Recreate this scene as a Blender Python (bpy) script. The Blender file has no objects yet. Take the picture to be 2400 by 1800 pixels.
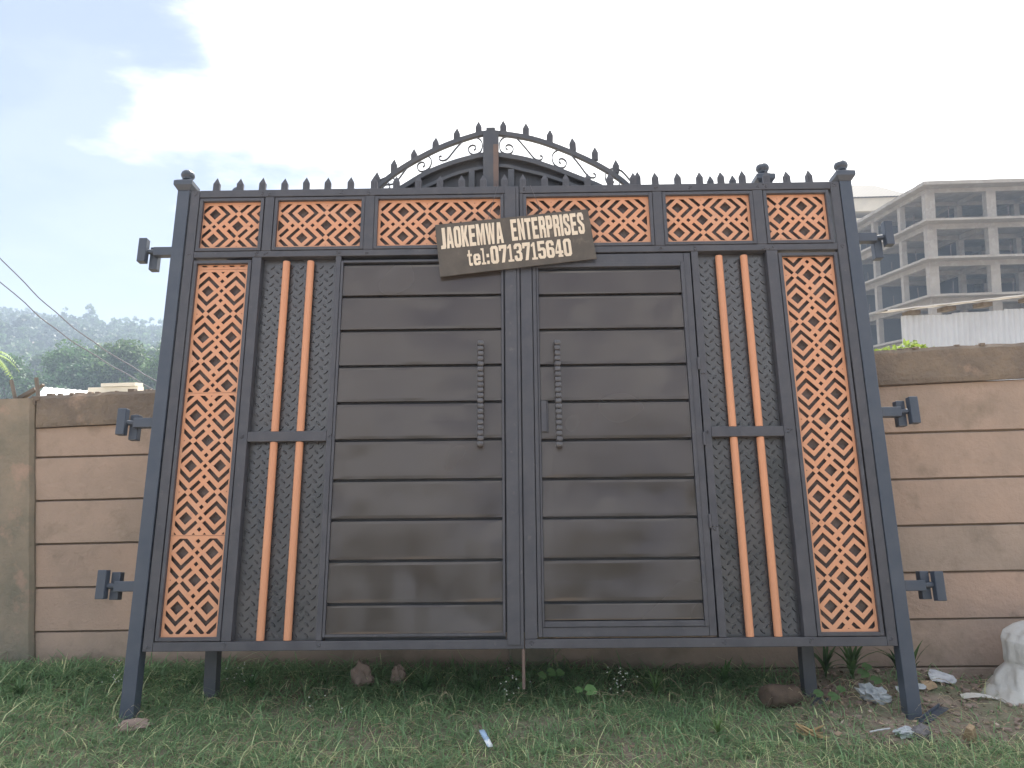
import bpy, bmesh, math, random
import numpy as np
from mathutils import Vector, Matrix, noise
random.seed(7); rng = np.random.default_rng(7)
R = math.radians
scn = bpy.context.scene
col = scn.collection

# ------------------------------------------------------------------ camera
cd = bpy.data.cameras.new('camera'); cam = bpy.data.objects.new('camera', cd); col.objects.link(cam)
scn.camera = cam
cd.sensor_fit = 'HORIZONTAL'; cd.sensor_width = 36.0; cd.lens = 27.0
cd.clip_start = 0.05; cd.clip_end = 6000
cam.location = (0, 0, 1.58)
_r = math.atan(0.03)
cam.matrix_world = Matrix.Translation((0, 0, 1.58)) @ Matrix.Rotation(R(90 + 3.0), 4, 'X') @ Matrix.Rotation(-_r, 4, 'Z')

# ------------------------------------------------------------------ sky and sun
SUN_EL, SUN_AZ = 49.0, 14.0       # degrees; azimuth from +Y towards +X
world = bpy.data.worlds.new('World'); scn.world = world; world.use_nodes = True
wn = world.node_tree; wn.nodes.clear()
def N(nt, t, **kw):
    n = nt.nodes.new(t)
    for k, v in kw.items():
        if k.startswith('i_'):
            n.inputs[k[2:].replace('_', ' ')].default_value = v
        else: setattr(n, k, v)
    return n
wo = N(wn, 'ShaderNodeOutputWorld'); bg = N(wn, 'ShaderNodeBackground')
sky = N(wn, 'ShaderNodeTexSky'); sky.sky_type = 'NISHITA'; sky.sun_disc = False
sky.sun_elevation = R(SUN_EL); sky.sun_rotation = R(SUN_AZ)
sky.air_density = 1.0; sky.dust_density = 1.5; sky.ozone_density = 1.5
tc = N(wn, 'ShaderNodeTexCoord')
sd = Vector((.39, .68, .616))
dot = N(wn, 'ShaderNodeVectorMath', operation='DOT_PRODUCT'); dot.inputs[1].default_value = sd
wn.links.new(tc.outputs['Generated'], dot.inputs[0])
mp = N(wn, 'ShaderNodeMapping'); mp.inputs['Scale'].default_value = (1, 1, 2.6); mp.inputs['Location'].default_value = (0.3, 0.1, 0.0)
wn.links.new(tc.outputs['Generated'], mp.inputs[0])
nz = N(wn, 'ShaderNodeTexNoise'); nz.inputs['Scale'].default_value = 3.2; nz.inputs['Detail'].default_value = 9; nz.inputs['Roughness'].default_value = .55
wn.links.new(mp.outputs[0], nz.inputs['Vector'])
m1 = N(wn, 'ShaderNodeMath', operation='MULTIPLY_ADD'); m1.inputs[1].default_value = 0.55; m1.inputs[2].default_value = -0.275
wn.links.new(nz.outputs['Fac'], m1.inputs[0])
m2 = N(wn, 'ShaderNodeMath', operation='ADD'); wn.links.new(dot.outputs['Value'], m2.inputs[0]); wn.links.new(m1.outputs[0], m2.inputs[1])
rA = N(wn, 'ShaderNodeMapRange', interpolation_type='SMOOTHSTEP'); rA.inputs['From Min'].default_value = .65; rA.inputs['From Max'].default_value = .79
wn.links.new(m2.outputs[0], rA.inputs['Value'])
rB = N(wn, 'ShaderNodeMapRange', interpolation_type='SMOOTHSTEP'); rB.inputs['From Min'].default_value = .47; rB.inputs['From Max'].default_value = .58
wn.links.new(nz.outputs['Fac'], rB.inputs['Value'])
# the clear gap in the cloud towards the left
dotB = N(wn, 'ShaderNodeVectorMath', operation='DOT_PRODUCT'); dotB.inputs[1].default_value = Vector((-.55, 1.0, .40)).normalized()
wn.links.new(tc.outputs['Generated'], dotB.inputs[0])
rG = N(wn, 'ShaderNodeMapRange', interpolation_type='SMOOTHSTEP'); rG.inputs['From Min'].default_value = .70; rG.inputs['From Max'].default_value = .86; rG.inputs['To Min'].default_value = 1; rG.inputs['To Max'].default_value = .04
wn.links.new(dotB.outputs['Value'], rG.inputs['Value'])
mG = N(wn, 'ShaderNodeMath', operation='MULTIPLY'); wn.links.new(rB.outputs[0], mG.inputs[0]); wn.links.new(rG.outputs[0], mG.inputs[1])
mx = N(wn, 'ShaderNodeMath', operation='MAXIMUM'); wn.links.new(rA.outputs[0], mx.inputs[0]); wn.links.new(mG.outputs[0], mx.inputs[1])
pale = N(wn, 'ShaderNodeMixRGB', blend_type='MIX'); pale.inputs[0].default_value = .95; pale.inputs[2].default_value = (1.35, 1.62, 2.35, 1)
wn.links.new(sky.outputs[0], pale.inputs[1])
cl = N(wn, 'ShaderNodeMixRGB'); cl.inputs[2].default_value = (7.0, 6.8, 6.5, 1)
wn.links.new(mx.outputs[0], cl.inputs[0]); wn.links.new(pale.outputs[0], cl.inputs[1])
wn.links.new(cl.outputs[0], bg.inputs[0]); bg.inputs[1].default_value = 0.10
wn.links.new(bg.outputs[0], wo.inputs[0])
sl = bpy.data.lights.new('sun', 'SUN'); sl.energy = 3.6; sl.angle = R(.53); sl.color = (1, .95, .87)
so = bpy.data.objects.new('sun', sl); col.objects.link(so)
sv = Vector((math.sin(R(SUN_AZ))*math.cos(R(SUN_EL)), math.cos(R(SUN_AZ))*math.cos(R(SUN_EL)), math.sin(R(SUN_EL))))
so.rotation_euler = (sv).to_track_quat('Z', 'Y').to_euler()
scn.view_settings.view_transform = 'Standard'; scn.view_settings.look = 'None'
scn.view_settings.exposure = 1.85; scn.view_settings.gamma = 1; scn.view_settings.use_curve_mapping = False
scn.render.engine = 'CYCLES'
scn.cycles.max_bounces = 8; scn.cycles.volume_bounces = 0; scn.cycles.volume_step_rate = 4

# ------------------------------------------------------------------ materials
def mat(name, base, rough=.6, metal=0.0, spec=.5, col2=None, scale=4.0, mixlo=.35, mixhi=.7, bump=0.0, bscale=30.0, coat=0.0,
        detail=6, bdist=.01, roughvar=0.0, trans=0.0, col3=None, scale3=1.0, lo3=.5, hi3=.7, stretch=None, big=0.0, bigscale=3.0):
    m = bpy.data.materials.new(name); m.use_nodes = True; nt = m.node_tree; p = nt.nodes['Principled BSDF']
    p.inputs['Base Color'].default_value = (*base, 1); p.inputs['Roughness'].default_value = rough
    p.inputs['Metallic'].default_value = metal; p.inputs['Specular IOR Level'].default_value = spec
    if coat: p.inputs['Coat Weight'].default_value = coat; p.inputs['Coat Roughness'].default_value = .15
    tc = N(nt, 'ShaderNodeTexCoord'); src = tc.outputs['Object']
    if stretch:
        mp = N(nt, 'ShaderNodeMapping'); mp.inputs['Scale'].default_value = stretch; nt.links.new(src, mp.inputs[0]); src = mp.outputs[0]
    csock = None
    def noisefac(sc, lo, hi, det=6):
        n = N(nt, 'ShaderNodeTexNoise'); n.inputs['Scale'].default_value = sc; n.inputs['Detail'].default_value = det; n.inputs['Roughness'].default_value = .62
        nt.links.new(src, n.inputs['Vector'])
        r = N(nt, 'ShaderNodeMapRange'); r.inputs['From Min'].default_value = lo; r.inputs['From Max'].default_value = hi
        nt.links.new(n.outputs['Fac'], r.inputs['Value']); return r.outputs[0]
    if col2:
        mx = N(nt, 'ShaderNodeMixRGB'); mx.inputs[1].default_value = (*base, 1); mx.inputs[2].default_value = (*col2, 1)
        f = noisefac(scale, mixlo, mixhi, detail); nt.links.new(f, mx.inputs[0]); csock = mx.outputs[0]
        if roughvar:
            rr = N(nt, 'ShaderNodeMapRange'); rr.inputs['To Min'].default_value = rough; rr.inputs['To Max'].default_value = rough+roughvar
            nt.links.new(f, rr.inputs['Value']); nt.links.new(rr.outputs[0], p.inputs['Roughness'])
    if col3:
        mx3 = N(nt, 'ShaderNodeMixRGB'); mx3.inputs[2].default_value = (*col3, 1)
        if csock: nt.links.new(csock, mx3.inputs[1])
        else: mx3.inputs[1].default_value = (*base, 1)
        nt.links.new(noisefac(scale3, lo3, hi3, 8), mx3.inputs[0]); csock = mx3.outputs[0]
    if csock: nt.links.new(csock, p.inputs['Base Color'])
    prev = None
    if bump:
        n = N(nt, 'ShaderNodeTexNoise'); n.inputs['Scale'].default_value = bscale; n.inputs['Detail'].default_value = 8; n.inputs['Roughness'].default_value = .65
        nt.links.new(src, n.inputs['Vector'])
        b = N(nt, 'ShaderNodeBump'); b.inputs['Strength'].default_value = bump; b.inputs['Distance'].default_value = bdist
        nt.links.new(n.outputs['Fac'], b.inputs['Height']); prev = b
    if big:
        n = N(nt, 'ShaderNodeTexNoise'); n.inputs['Scale'].default_value = bigscale; n.inputs['Detail'].default_value = 1.5
        nt.links.new(src, n.inputs['Vector'])
        b = N(nt, 'ShaderNodeBump'); b.inputs['Strength'].default_value = 1; b.inputs['Distance'].default_value = big
        nt.links.new(n.outputs['Fac'], b.inputs['Height'])
        if prev: nt.links.new(prev.outputs[0], b.inputs['Normal'])
        prev = b
    if prev: nt.links.new(prev.outputs[0], p.inputs['Normal'])
    if trans:
        out = nt.nodes['Material Output']; tr = N(nt, 'ShaderNodeBsdfTranslucent'); ms = N(nt, 'ShaderNodeMixShader'); ms.inputs[0].default_value = trans
        if csock: nt.links.new(csock, tr.inputs[0])
        else: tr.inputs[0].default_value = (*base, 1)
        nt.links.new(p.outputs[0], ms.inputs[1]); nt.links.new(tr.outputs[0], ms.inputs[2]); nt.links.new(ms.outputs[0], out.inputs[0])
    return m
def attr_color(m, attr='tint'):
    """multiply the base colour by a per-piece colour attribute"""
    nt = m.node_tree; p = nt.nodes['Principled BSDF']; a = N(nt, 'ShaderNodeAttribute'); a.attribute_name = attr
    mu = N(nt, 'ShaderNodeMixRGB', blend_type='MULTIPLY'); mu.inputs[0].default_value = 1
    l = p.inputs['Base Color'].links
    if l: s = l[0].from_socket; nt.links.new(s, mu.inputs[1])
    else: mu.inputs[1].default_value = p.inputs['Base Color'].default_value
    nt.links.new(a.outputs['Color'], mu.inputs[2]); nt.links.new(mu.outputs[0], p.inputs['Base Color'])
    for n in nt.nodes:
        if n.type == 'BSDF_TRANSLUCENT': nt.links.new(mu.outputs[0], n.inputs[0])
    return m

M = {}
M['frame'] = mat('frame_paint', (.050, .052, .064), .34, col2=(.076, .078, .090), scale=9, bump=.3, bscale=60, bdist=.002, roughvar=.22, col3=(.14, .135, .14), scale3=22, lo3=.62, hi3=.82, big=.004, bigscale=6)
M['post'] = mat('flare_tinted_post_paint', (.048, .062, .088), .34, col2=(.066, .080, .105), scale=7, bump=.2, bscale=50, bdist=.002, roughvar=.15, big=.003)  # the blue is the lens flare's cast, put into the base colour
M['slat'] = mat('slat_paint', (.052, .043, .039), .15, spec=.62, col2=(.064, .054, .048), scale=2.0, detail=1, mixlo=.3, mixhi=.7, bump=.05, bscale=45, bdist=.001, roughvar=.14, big=.045, bigscale=2.0)
M['tread'] = mat('tread_paint', (.038, .039, .044), .22, spec=.9, col2=(.058, .057, .060), scale=5, roughvar=.2, bump=.2, bscale=80, bdist=.001)
M['copper'] = mat('copper_paint', (.60, .285, .155), .5, col3=(.36, .20, .14), scale3=14, lo3=.62, hi3=.85, col2=(.58, .31, .19), scale=8, bump=.15, bscale=60, bdist=.001)
M['tube_copper'] = mat('copper_tube_paint', (.62, .29, .155), .42, col2=(.54, .26, .15), scale=22, bump=.5, bscale=70, bdist=.002, stretch=(1, 1, .06), roughvar=.2)
M['backing'] = mat('backing_paint', (.075, .052, .046), .4, col2=(.15, .115, .10), scale=14, bump=.6, bscale=22, bdist=.01)
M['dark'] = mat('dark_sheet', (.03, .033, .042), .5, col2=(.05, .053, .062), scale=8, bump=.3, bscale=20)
M['rust'] = mat('rusty_paint', (.10, .08, .075), .55, col2=(.2, .13, .1), scale=6, bump=.3, bscale=40, bdist=.003)
M['gate2'] = mat('old_gate_paint', (.055, .062, .078), .45, col2=(.085, .09, .1), scale=8, bump=.3, bscale=50, bdist=.003, roughvar=.2)
M['handle'] = mat('handle_paint', (.06, .062, .07), .35, col2=(.12, .12, .13), scale=60, bump=.4, bscale=90, bdist=.002)
M['wallpanel'] = mat('cast_concrete', (.43, .325, .262), .9, col2=(.33, .262, .215), scale=2.2, bump=.8, bscale=22, bdist=.010, col3=(.22, .185, .145), scale3=3.4, lo3=.53, hi3=.78)
M['wallpanel_grey'] = mat('cast_concrete_grey', (.39, .31, .255), .9, col2=(.31, .255, .21), scale=2.6, bump=.8, bscale=22, bdist=.010, col3=(.22, .185, .15), scale3=4.2, lo3=.52, hi3=.75)
M['wallpanel_pink'] = mat('cast_concrete_pink', (.46, .335, .265), .9, col2=(.35, .27, .22), scale=1.9, bump=.9, bscale=30, bdist=.010, col3=(.25, .20, .16), scale3=6.5, lo3=.56, hi3=.78)
M['pillar'] = mat('mossy_concrete', (.30, .25, .195), .95, col2=(.17, .165, .13), scale=3.2, bump=.8, bscale=24, bdist=.012, col3=(.42, .29, .23), scale3=4.5, lo3=.55, hi3=.72)
M['coping'] = mat('stained_concrete', (.185, .152, .125), .95, col2=(.24, .195, .15), scale=5.0, mixlo=.42, mixhi=.62, bump=1, bscale=18, bdist=.024, col3=(.40, .30, .23), scale3=3.4, lo3=.56, hi3=.70)
M['joint'] = mat('joint_dirt', (.16, .125, .095), 1, bump=.8, bscale=30)
M['grey_concrete'] = mat('grey_concrete', (.36, .32, .27), .9, col2=(.27, .24, .205), scale=.5, bump=.3, bscale=3, bdist=.04, col3=(.40, .37, .33), scale3=1.5)
M['cream'] = mat('cream_wall', (.62, .56, .45), .85, col2=(.52, .47, .38), scale=.6)
M['white_iron'] = mat('white_iron', (.62, .66, .70), .45, col2=(.52, .55, .58), scale=1.4, spec=.5)
M['bright_iron'] = mat('bright_iron', (.8, .8, .78), .5, col2=(.65, .65, .62), scale=2)
M['timber'] = mat('weathered_timber', (.14, .12, .10), .9, col2=(.24, .21, .18), scale=10, bump=.7, bscale=18, stretch=(1, 1, .2))
M['bark'] = mat('tree_bark', (.17, .14, .11), .95, col2=(.28, .24, .2), scale=5, bump=.8, bscale=10, bdist=.03)
M['wire'] = mat('wire', (.12, .12, .13), .5)
M['board'] = mat('sign_paint', (.075, .068, .06), .75, col2=(.115, .10, .085), scale=7, bump=.25, bscale=40, bdist=.002, col3=(.17, .145, .12), scale3=14, lo3=.6, hi3=.8)
M['letter'] = mat('letter_paint', (.74, .65, .52), .75, col2=(.62, .53, .42), scale=14, bump=.2, bscale=60, bdist=.001, col3=(.42, .30, .22), scale3=9, lo3=.66, hi3=.8)
M['sack'] = mat('woven_sack', (.66, .67, .66), .6, col2=(.52, .50, .45), scale=7, bump=.8, bscale=120, bdist=.006, col3=(.45, .36, .26), scale3=4, lo3=.6, hi3=.75, trans=.12)
M['plastic'] = mat('grey_plastic', (.36, .40, .43), .4, col2=(.5, .53, .56), scale=20, bump=.6, bscale=40, bdist=.005)
M['paper'] = mat('dirty_paper', (.6, .62, .64), .7, col2=(.35, .36, .40), scale=18, bump=.5, bscale=30)
M['husk'] = mat('yellow_husk', (.42, .31, .15), .8, col2=(.25, .18, .09), scale=16, bump=.5, bscale=40, trans=.15)
M['log'] = mat('log_bark', (.07, .05, .038), .9, col2=(.12, .085, .06), scale=14, bump=.9, bscale=30, bdist=.01)
M['cutwood'] = mat('cut_wood', (.38, .28, .17), .85, col2=(.28, .2, .13), scale=22, bump=.5, bscale=50)
M['rock'] = mat('rock', (.33, .25, .21), .95, col2=(.22, .17, .145), scale=9, bump=.8, bscale=20, bdist=.01)
M['greyrock'] = mat('grey_rock', (.19, .18, .18), .95, col2=(.11, .105, .11), scale=14, bump=.8, bscale=30, bdist=.008)
M['sachet'] = mat('sachet_print', (.30, .42, .58), .35, col2=(.75, .78, .8), scale=11, mixlo=.5, mixhi=.56)
M['flower'] = mat('petal', (.8, .8, .78), .7)
M['leaf'] = attr_color(mat('leaf', (.10, .17, .075), .5, col2=(.08, .145, .065), scale=12, trans=.4))
M['grass'] = attr_color(mat('grass_blade', (.215, .345, .195), .55, col2=(.17, .30, .17), scale=7, trans=.5))
M['treeleaf'] = attr_color(mat('tree_leaf', (.085, .135, .075), .6, trans=.35))
M['litter'] = attr_color(mat('litter', (.26, .20, .15), .9))
M['tile'] = mat('roof_tile', (.46, .40, .32), .85)
nt = M['tile'].node_tree; w = N(nt, 'ShaderNodeTexWave'); w.inputs['Scale'].default_value = .7; w.inputs['Distortion'].default_value = .4
tcn = N(nt, 'ShaderNodeTexCoord'); nt.links.new(tcn.outputs['Object'], w.inputs['Vector']); w.wave_type = 'BANDS'; w.bands_direction = 'X'
rmp = N(nt, 'ShaderNodeMixRGB'); rmp.inputs[1].default_value = (.04, .037, .035, 1); rmp.inputs[2].default_value = (.21, .185, .15, 1)
nt.links.new(w.outputs['Fac'], rmp.inputs[0]); nt.links.new(rmp.outputs[0], nt.nodes['Principled BSDF'].inputs['Base Color'])

# ground: soil, worn dirt and low turf blended by noise; pale bounce dirt added behind the camera
gm = bpy.data.materials.new('ground_soil'); gm.use_nodes = True; nt = gm.node_tree; p = nt.nodes['Principled BSDF']; p.inputs['Roughness'].default_value = .97
tcn = N(nt, 'ShaderNodeTexCoord')
def nfac(sc, lo, hi):
    n = N(nt, 'ShaderNodeTexNoise'); n.inputs['Scale'].default_value = sc; n.inputs['Detail'].default_value = 9; n.inputs['Roughness'].default_value = .65
    nt.links.new(tcn.outputs['Object'], n.inputs['Vector']); r = N(nt, 'ShaderNodeMapRange'); r.inputs['From Min'].default_value = lo; r.inputs['From Max'].default_value = hi
    nt.links.new(n.outputs['Fac'], r.inputs['Value']); return r.outputs[0]
a1 = N(nt, 'ShaderNodeMixRGB'); a1.inputs[1].default_value = (.20, .155, .125, 1); a1.inputs[2].default_value = (.33, .26, .21, 1); nt.links.new(nfac(6, .35, .7), a1.inputs[0])
a2 = N(nt, 'ShaderNodeMixRGB'); a2.inputs[2].default_value = (.15, .17, .10, 1); nt.links.new(a1.outputs[0], a2.inputs[1]); nt.links.new(nfac(1.1, .48, .62), a2.inputs[0])
a3 = N(nt, 'ShaderNodeMixRGB'); a3.inputs[2].default_value = (.36, .30, .26, 1); nt.links.new(a2.outputs[0], a3.inputs[1]); nt.links.new(nfac(38, .62, .72), a3.inputs[0])
sp = N(nt, 'ShaderNodeSeparateXYZ'); nt.links.new(tcn.outputs['Object'], sp.inputs[0])
yr = N(nt, 'ShaderNodeMapRange'); yr.inputs['From Min'].default_value = 2.7; yr.inputs['From Max'].default_value = 1.9; nt.links.new(sp.outputs['Y'], yr.inputs['Value'])
a4 = N(nt, 'ShaderNodeMixRGB'); a4.inputs[2].default_value = (.44, .34, .25, 1); nt.links.new(a3.outputs[0], a4.inputs[1]); nt.links.new(yr.outputs[0], a4.inputs[0])  # unseen paler dirt behind the camera, added to bounce light forward
nt.links.new(a4.outputs[0], p.inputs['Base Color'])
nb = N(nt, 'ShaderNodeTexNoise'); nb.inputs['Scale'].default_value = 28; nb.inputs['Detail'].default_value = 8; nt.links.new(tcn.outputs['Object'], nb.inputs['Vector'])
bb = N(nt, 'ShaderNodeBump'); bb.inputs['Strength'].default_value = .9; bb.inputs['Distance'].default_value = .02
nt.links.new(nb.outputs['Fac'], bb.inputs['Height']); nt.links.new(bb.outputs[0], p.inputs['Normal'])
M['ground'] = gm

# ------------------------------------------------------------------ mesh helpers
class MB:
    def __init__(s): s.v = []; s.f = []
    def poly(s, pts):
        i = len(s.v); s.v += [tuple(p) for p in pts]; s.f.append(tuple(range(i, i+len(pts)))); return s
    def box(s, x0, x1, y0, y1, z0, z1):
        i = len(s.v)
        s.v += [(x0,y0,z0),(x1,y0,z0),(x1,y1,z0),(x0,y1,z0),(x0,y0,z1),(x1,y0,z1),(x1,y1,z1),(x0,y1,z1)]
        s.f += [(i,i+3,i+2,i+1),(i+4,i+5,i+6,i+7),(i,i+1,i+5,i+4),(i+1,i+2,i+6,i+5),(i+2,i+3,i+7,i+6),(i+3,i,i+4,i+7)]; return s
    def rings(s, rs, close=True, cap=True):
        """loft closed rings (lists of equal length)"""
        b = len(s.v); n = len(rs[0])
        for r in rs: s.v += [tuple(p) for p in r]
        for k in range(len(rs)-1):
            for j in range(n):
                a = b+k*n+j; c = b+k*n+(j+1) % n
                s.f.append((a, c, c+n, a+n))
        if cap:
            s.f.append(tuple(b+j for j in range(n-1, -1, -1))); s.f.append(tuple(b+(len(rs)-1)*n+j for j in range(n)))
        return s
    def bar(s, p, q, w, d, up=(0, 1, 0)):
        p = Vector(p); q = Vector(q); t = (q-p).normalized(); a = t.cross(Vector(up)).normalized()*w/2; b = Vector(up).normalized()*d/2
        s.rings([[p-a-b, p+a-b, p+a+b, p-a+b], [q-a-b, q+a-b, q+a+b, q-a+b]]); return s
    def tube(s, pts, r, n=8, cap=True, r2=None):
        pts = [Vector(p) for p in pts]; rs = []
        prev = None
        for i, p in enumerate(pts):
            t = (pts[min(i+1, len(pts)-1)]-pts[max(i-1, 0)]).normalized()
            ref = Vector((0, 1, 0)) if abs(t.y) < .9 else Vector((1, 0, 0))
            a = t.cross(ref).normalized(); b = a.cross(t).normalized()
            rr = r if not callable(r) else r(i/(len(pts)-1))
            rb = rr if r2 is None else r2
            rs.append([p+a*rr*math.cos(2*math.pi*k/n)+b*rb*math.sin(2*math.pi*k/n) for k in range(n)])
        s.rings(rs, cap=cap); return s
    def lathe(s, prof, c=(0, 0), n=16):
        rs = [[(c[0]+r*math.cos(2*math.pi*k/n), c[1]+r*math.sin(2*math.pi*k/n), z) for k in range(n)] for r, z in prof]
        s.rings(rs); return s
    def mesh(s, name, smooth=False):
        me = bpy.data.meshes.new(name); me.from_pydata([tuple(p) for p in s.v], [], s.f); me.update()
        if smooth:
            for p in me.polygons: p.use_smooth = True
        return me
    def build(s, name, m, parent=None, smooth=False, bevel=0, seg=2):
        me = s.mesh(name, smooth); return ob(name, me, m, parent, bevel, seg)
def ob(name, me, m=None, parent=None, bevel=0, seg=2):
    o = bpy.data.objects.new(name, me); col.objects.link(o)
    if m is not None and me is not None and not me.materials: me.materials.append(M[m])
    if parent is not None: o.parent = parent
    if bevel:
        b = o.modifiers.new('bevel', 'BEVEL'); b.width = bevel; b.segments = seg; b.limit_method = 'ANGLE'; b.harden_normals = False
    return o
def empty(name, mtx=None, loc=None):
    o = bpy.data.objects.new(name, None); col.objects.link(o); o.empty_display_size = .2
    if mtx is not None: o.matrix_world = mtx
    if loc is not None: o.location = loc
    return o
def tag(o, label=None, cat=None, group=None, kind=None):
    if label: o['label'] = label
    if cat: o['category'] = cat
    if group: o['group'] = group
    if kind: o['kind'] = kind
    return o
def fast_mesh(name, V, F, tint=None, smooth=False):
    """V (n,3), F (m,k) all k-gons; tint (m,3) per face"""
    me = bpy.data.meshes.new(name); V = np.asarray(V, np.float32); F = np.asarray(F, np.int32); k = F.shape[1]
    me.vertices.add(len(V)); me.vertices.foreach_set('co', V.ravel())
    me.loops.add(F.size); me.loops.foreach_set('vertex_index', F.ravel())
    me.polygons.add(len(F)); me.polygons.foreach_set('loop_start', np.arange(0, F.size, k, dtype=np.int32))
    try: me.polygons.foreach_set('loop_total', np.full(len(F), k, np.int32))
    except Exception: pass
    if smooth: me.polygons.foreach_set('use_smooth', np.ones(len(F), bool))
    me.update(calc_edges=True)
    if tint is not None:
        ca = me.color_attributes.new('tint', 'FLOAT_COLOR', 'CORNER')
        c = np.repeat(np.concatenate([np.asarray(tint, np.float32), np.ones((len(F), 1), np.float32)], 1), k, 0)
        ca.data.foreach_set('color', c.ravel())
    return me
def filled(name, polys, thick, m, parent, mtx=None):
    """2D outlines (first outer, others holes or islands) -> solid plate lying in its XY plane"""
    cu = bpy.data.curves.new(name, 'CURVE'); cu.dimensions = '2D'; cu.fill_mode = 'BOTH'; cu.extrude = thick/2
    for P in polys:
        sp = cu.splines.new('POLY'); sp.points.add(len(P)-1)
        for i, q in enumerate(P): sp.points[i].co = (q[0], q[1], 0, 1)
        sp.use_cyclic_u = True
    tmp = bpy.data.objects.new('tmp_outline', cu); col.objects.link(tmp)
    dg = bpy.context.evaluated_depsgraph_get(); me = bpy.data.meshes.new_from_object(tmp.evaluated_get(dg)); me.name = name
    bpy.data.objects.remove(tmp); bpy.data.curves.remove(cu)
    me.materials.clear()
    if mtx is not None: me.transform(mtx)
    return ob(name, me, m, parent)
VERT = Matrix(((1, 0, 0, 0), (0, 0, 1, 0), (0, 1, 0, 0), (0, 0, 0, 1)))   # plate XY -> XZ

# ------------------------------------------------------------------ ground
def sstep(a, b, x):
    t = min(1, max(0, (x-a)/(b-a))); return t*t*(3-2*t)
def hill(x, y):
    k = 1-sstep(-60, 60, x)
    base = 50*sstep(110, 400, y) + 4*sstep(60, 110, y)
    return k*base*(1+.10*math.sin(x*.021+1)+.05*math.sin(x*.06)) * (1-.14*sstep(-270, -170, x))
def gz(x, y):
    near = (1-sstep(5, 14, abs(x)))*(1-sstep(8, 20, abs(y-3)))
    z = near*(.045-.022*max(-5, min(5, x)))
    if near > .01:
        z += near*(.018*noise.noise((x*1.7, y*1.7, 3)) + .010*noise.noise((x*6, y*6, 1)))
        z += .035*math.exp(-((x-2.1)**2/.5+(y-4.45)**2/.12)) + .02*math.exp(-((y-4.75)/.15)**2)
    return z+hill(x, y)
def axis(parts):
    out = []
    for a, b, st in parts: out += list(np.arange(a, b, st))
    return np.array(out + [parts[-1][1]])
gx = axis([(-650, -100, 22), (-100, -12, 8), (-12, -4, .8), (-4, 4, .08), (4, 12, .8), (12, 100, 8), (100, 650, 50)])
gy = axis([(-450, -30, 35), (-30, 0, 3), (0, 2.4, .3), (2.4, 5.2, .08), (5.2, 14, .8), (14, 60, 5), (60, 460, 12), (460, 650, 38)])
V = np.array([(x, y, gz(x, y)) for y in gy for x in gx]); nx = len(gx)
ii = np.array([(j*nx+i, j*nx+i+1, (j+1)*nx+i+1, (j+1)*nx+i) for j in range(len(gy)-1) for i in range(nx-1)])
g = ob('ground', fast_mesh('ground', V, ii, smooth=True), 'ground'); tag(g, kind='structure')

# ------------------------------------------------------------------ boundary wall
WY = R(3.5); WO = Vector((0, 4.85, 0)); WM = Matrix.Translation(WO) @ Matrix.Rotation(-WY, 4, 'Z')
wall = empty('boundary_wall', WM)
tag(wall, 'long wall of precast tan concrete panels and pillars with dark stained coping', 'wall')
JZ = [-.30, .047, .330, .611, .892, 1.173, 1.455]
def topz(t):
    t_ = min(t, 6.0); return 1.865+(t_+2.8)*.02 if t > -3.15 else 1.84
def capz(t): return 1.657+(max(-3.3, min(6.0, t))+2.8)*(1.757-1.657)/5.4
bays = [(-16.66, -13.5), (-13.29, -10.13), (-9.92, -6.76), (-6.55, -3.39), (-3.16, -.05), (.185, 3.33), (3.56, 6.63), (6.86, 9.99), (10.23, 13.36)]
for bi, (t0, t1) in enumerate(bays):
    for k in range(len(JZ)):
        z0 = JZ[k]; z1 = JZ[k+1] if k+1 < len(JZ) else None
        mb = MB(); n = 26; dy = random.uniform(-.004, .005); tilt = random.uniform(-.002, .003)
        ph = random.uniform(0, 50); rows = [0, .012, .5, .985, 1]
        fr = []
        for r in rows:
            ring = []
            for i in range(n+1):
                t = t0-.004+(t1-t0+.008)*i/n
                zt = (z1 if z1 else capz(t)) - .006
                zb = z0+.005
                wob = .0028*noise.noise((t*5, ph, 1)) if r in (0, 1) else 0
                y = dy+tilt*i/n + .005*noise.noise((t*1.3, r*2+ph, 5)) + (.010 if r in (0, 1) else 0)
                ring.append((t, y, zb+(zt-zb)*r+wob))
            fr.append(ring)
        b = 0
        for ring in fr: mb.v += ring
        for r in range(len(rows)-1):
            for i in range(n):
                a = r*(n+1)+i; mb.f.append((a, a+1, a+n+2, a+n+1))
        # sides to the back
        zt = (z1 if z1 else capz(t1))-.006
        mb.box(t0, t1, .025, .07, z0+.006, zt-.006)
        mb.build('concrete_panel', random.choice(['wallpanel', 'wallpanel', 'wallpanel_grey', 'wallpanel_pink']), wall, smooth=False)
jb = MB()
for t0, t1 in bays: jb.box(t0, t1, .018, .024, -.3, 1.66)
jb.build('joint_mortar', 'joint', wall)
for tc_ in (-16.77, -13.4, -10.03, -6.66, -3.275, .068, 3.445, 6.75, 10.12, 13.47):
    mb = MB(); n = 22; rs = []
    for k in range(n+1):
        z = -.3+(1.845+.3)*k/n if tc_ < -3 else -.3+(capz(tc_)+.3)*k/n
        w = .145+.006*noise.noise((tc_, z*4, 1)); d = .035+.006*noise.noise((tc_, z*3, 9))
        rs.append([(tc_-w, .06, z), (tc_-w+.01, -d+.012, z), (tc_-w+.028, -d, z), (tc_, -d-.003, z), (tc_+w-.028, -d, z), (tc_+w-.006, -d+.02, z), (tc_+w, .06, z)])
    mb.rings(rs); mb.build('concrete_pillar', 'pillar', wall)
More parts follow.
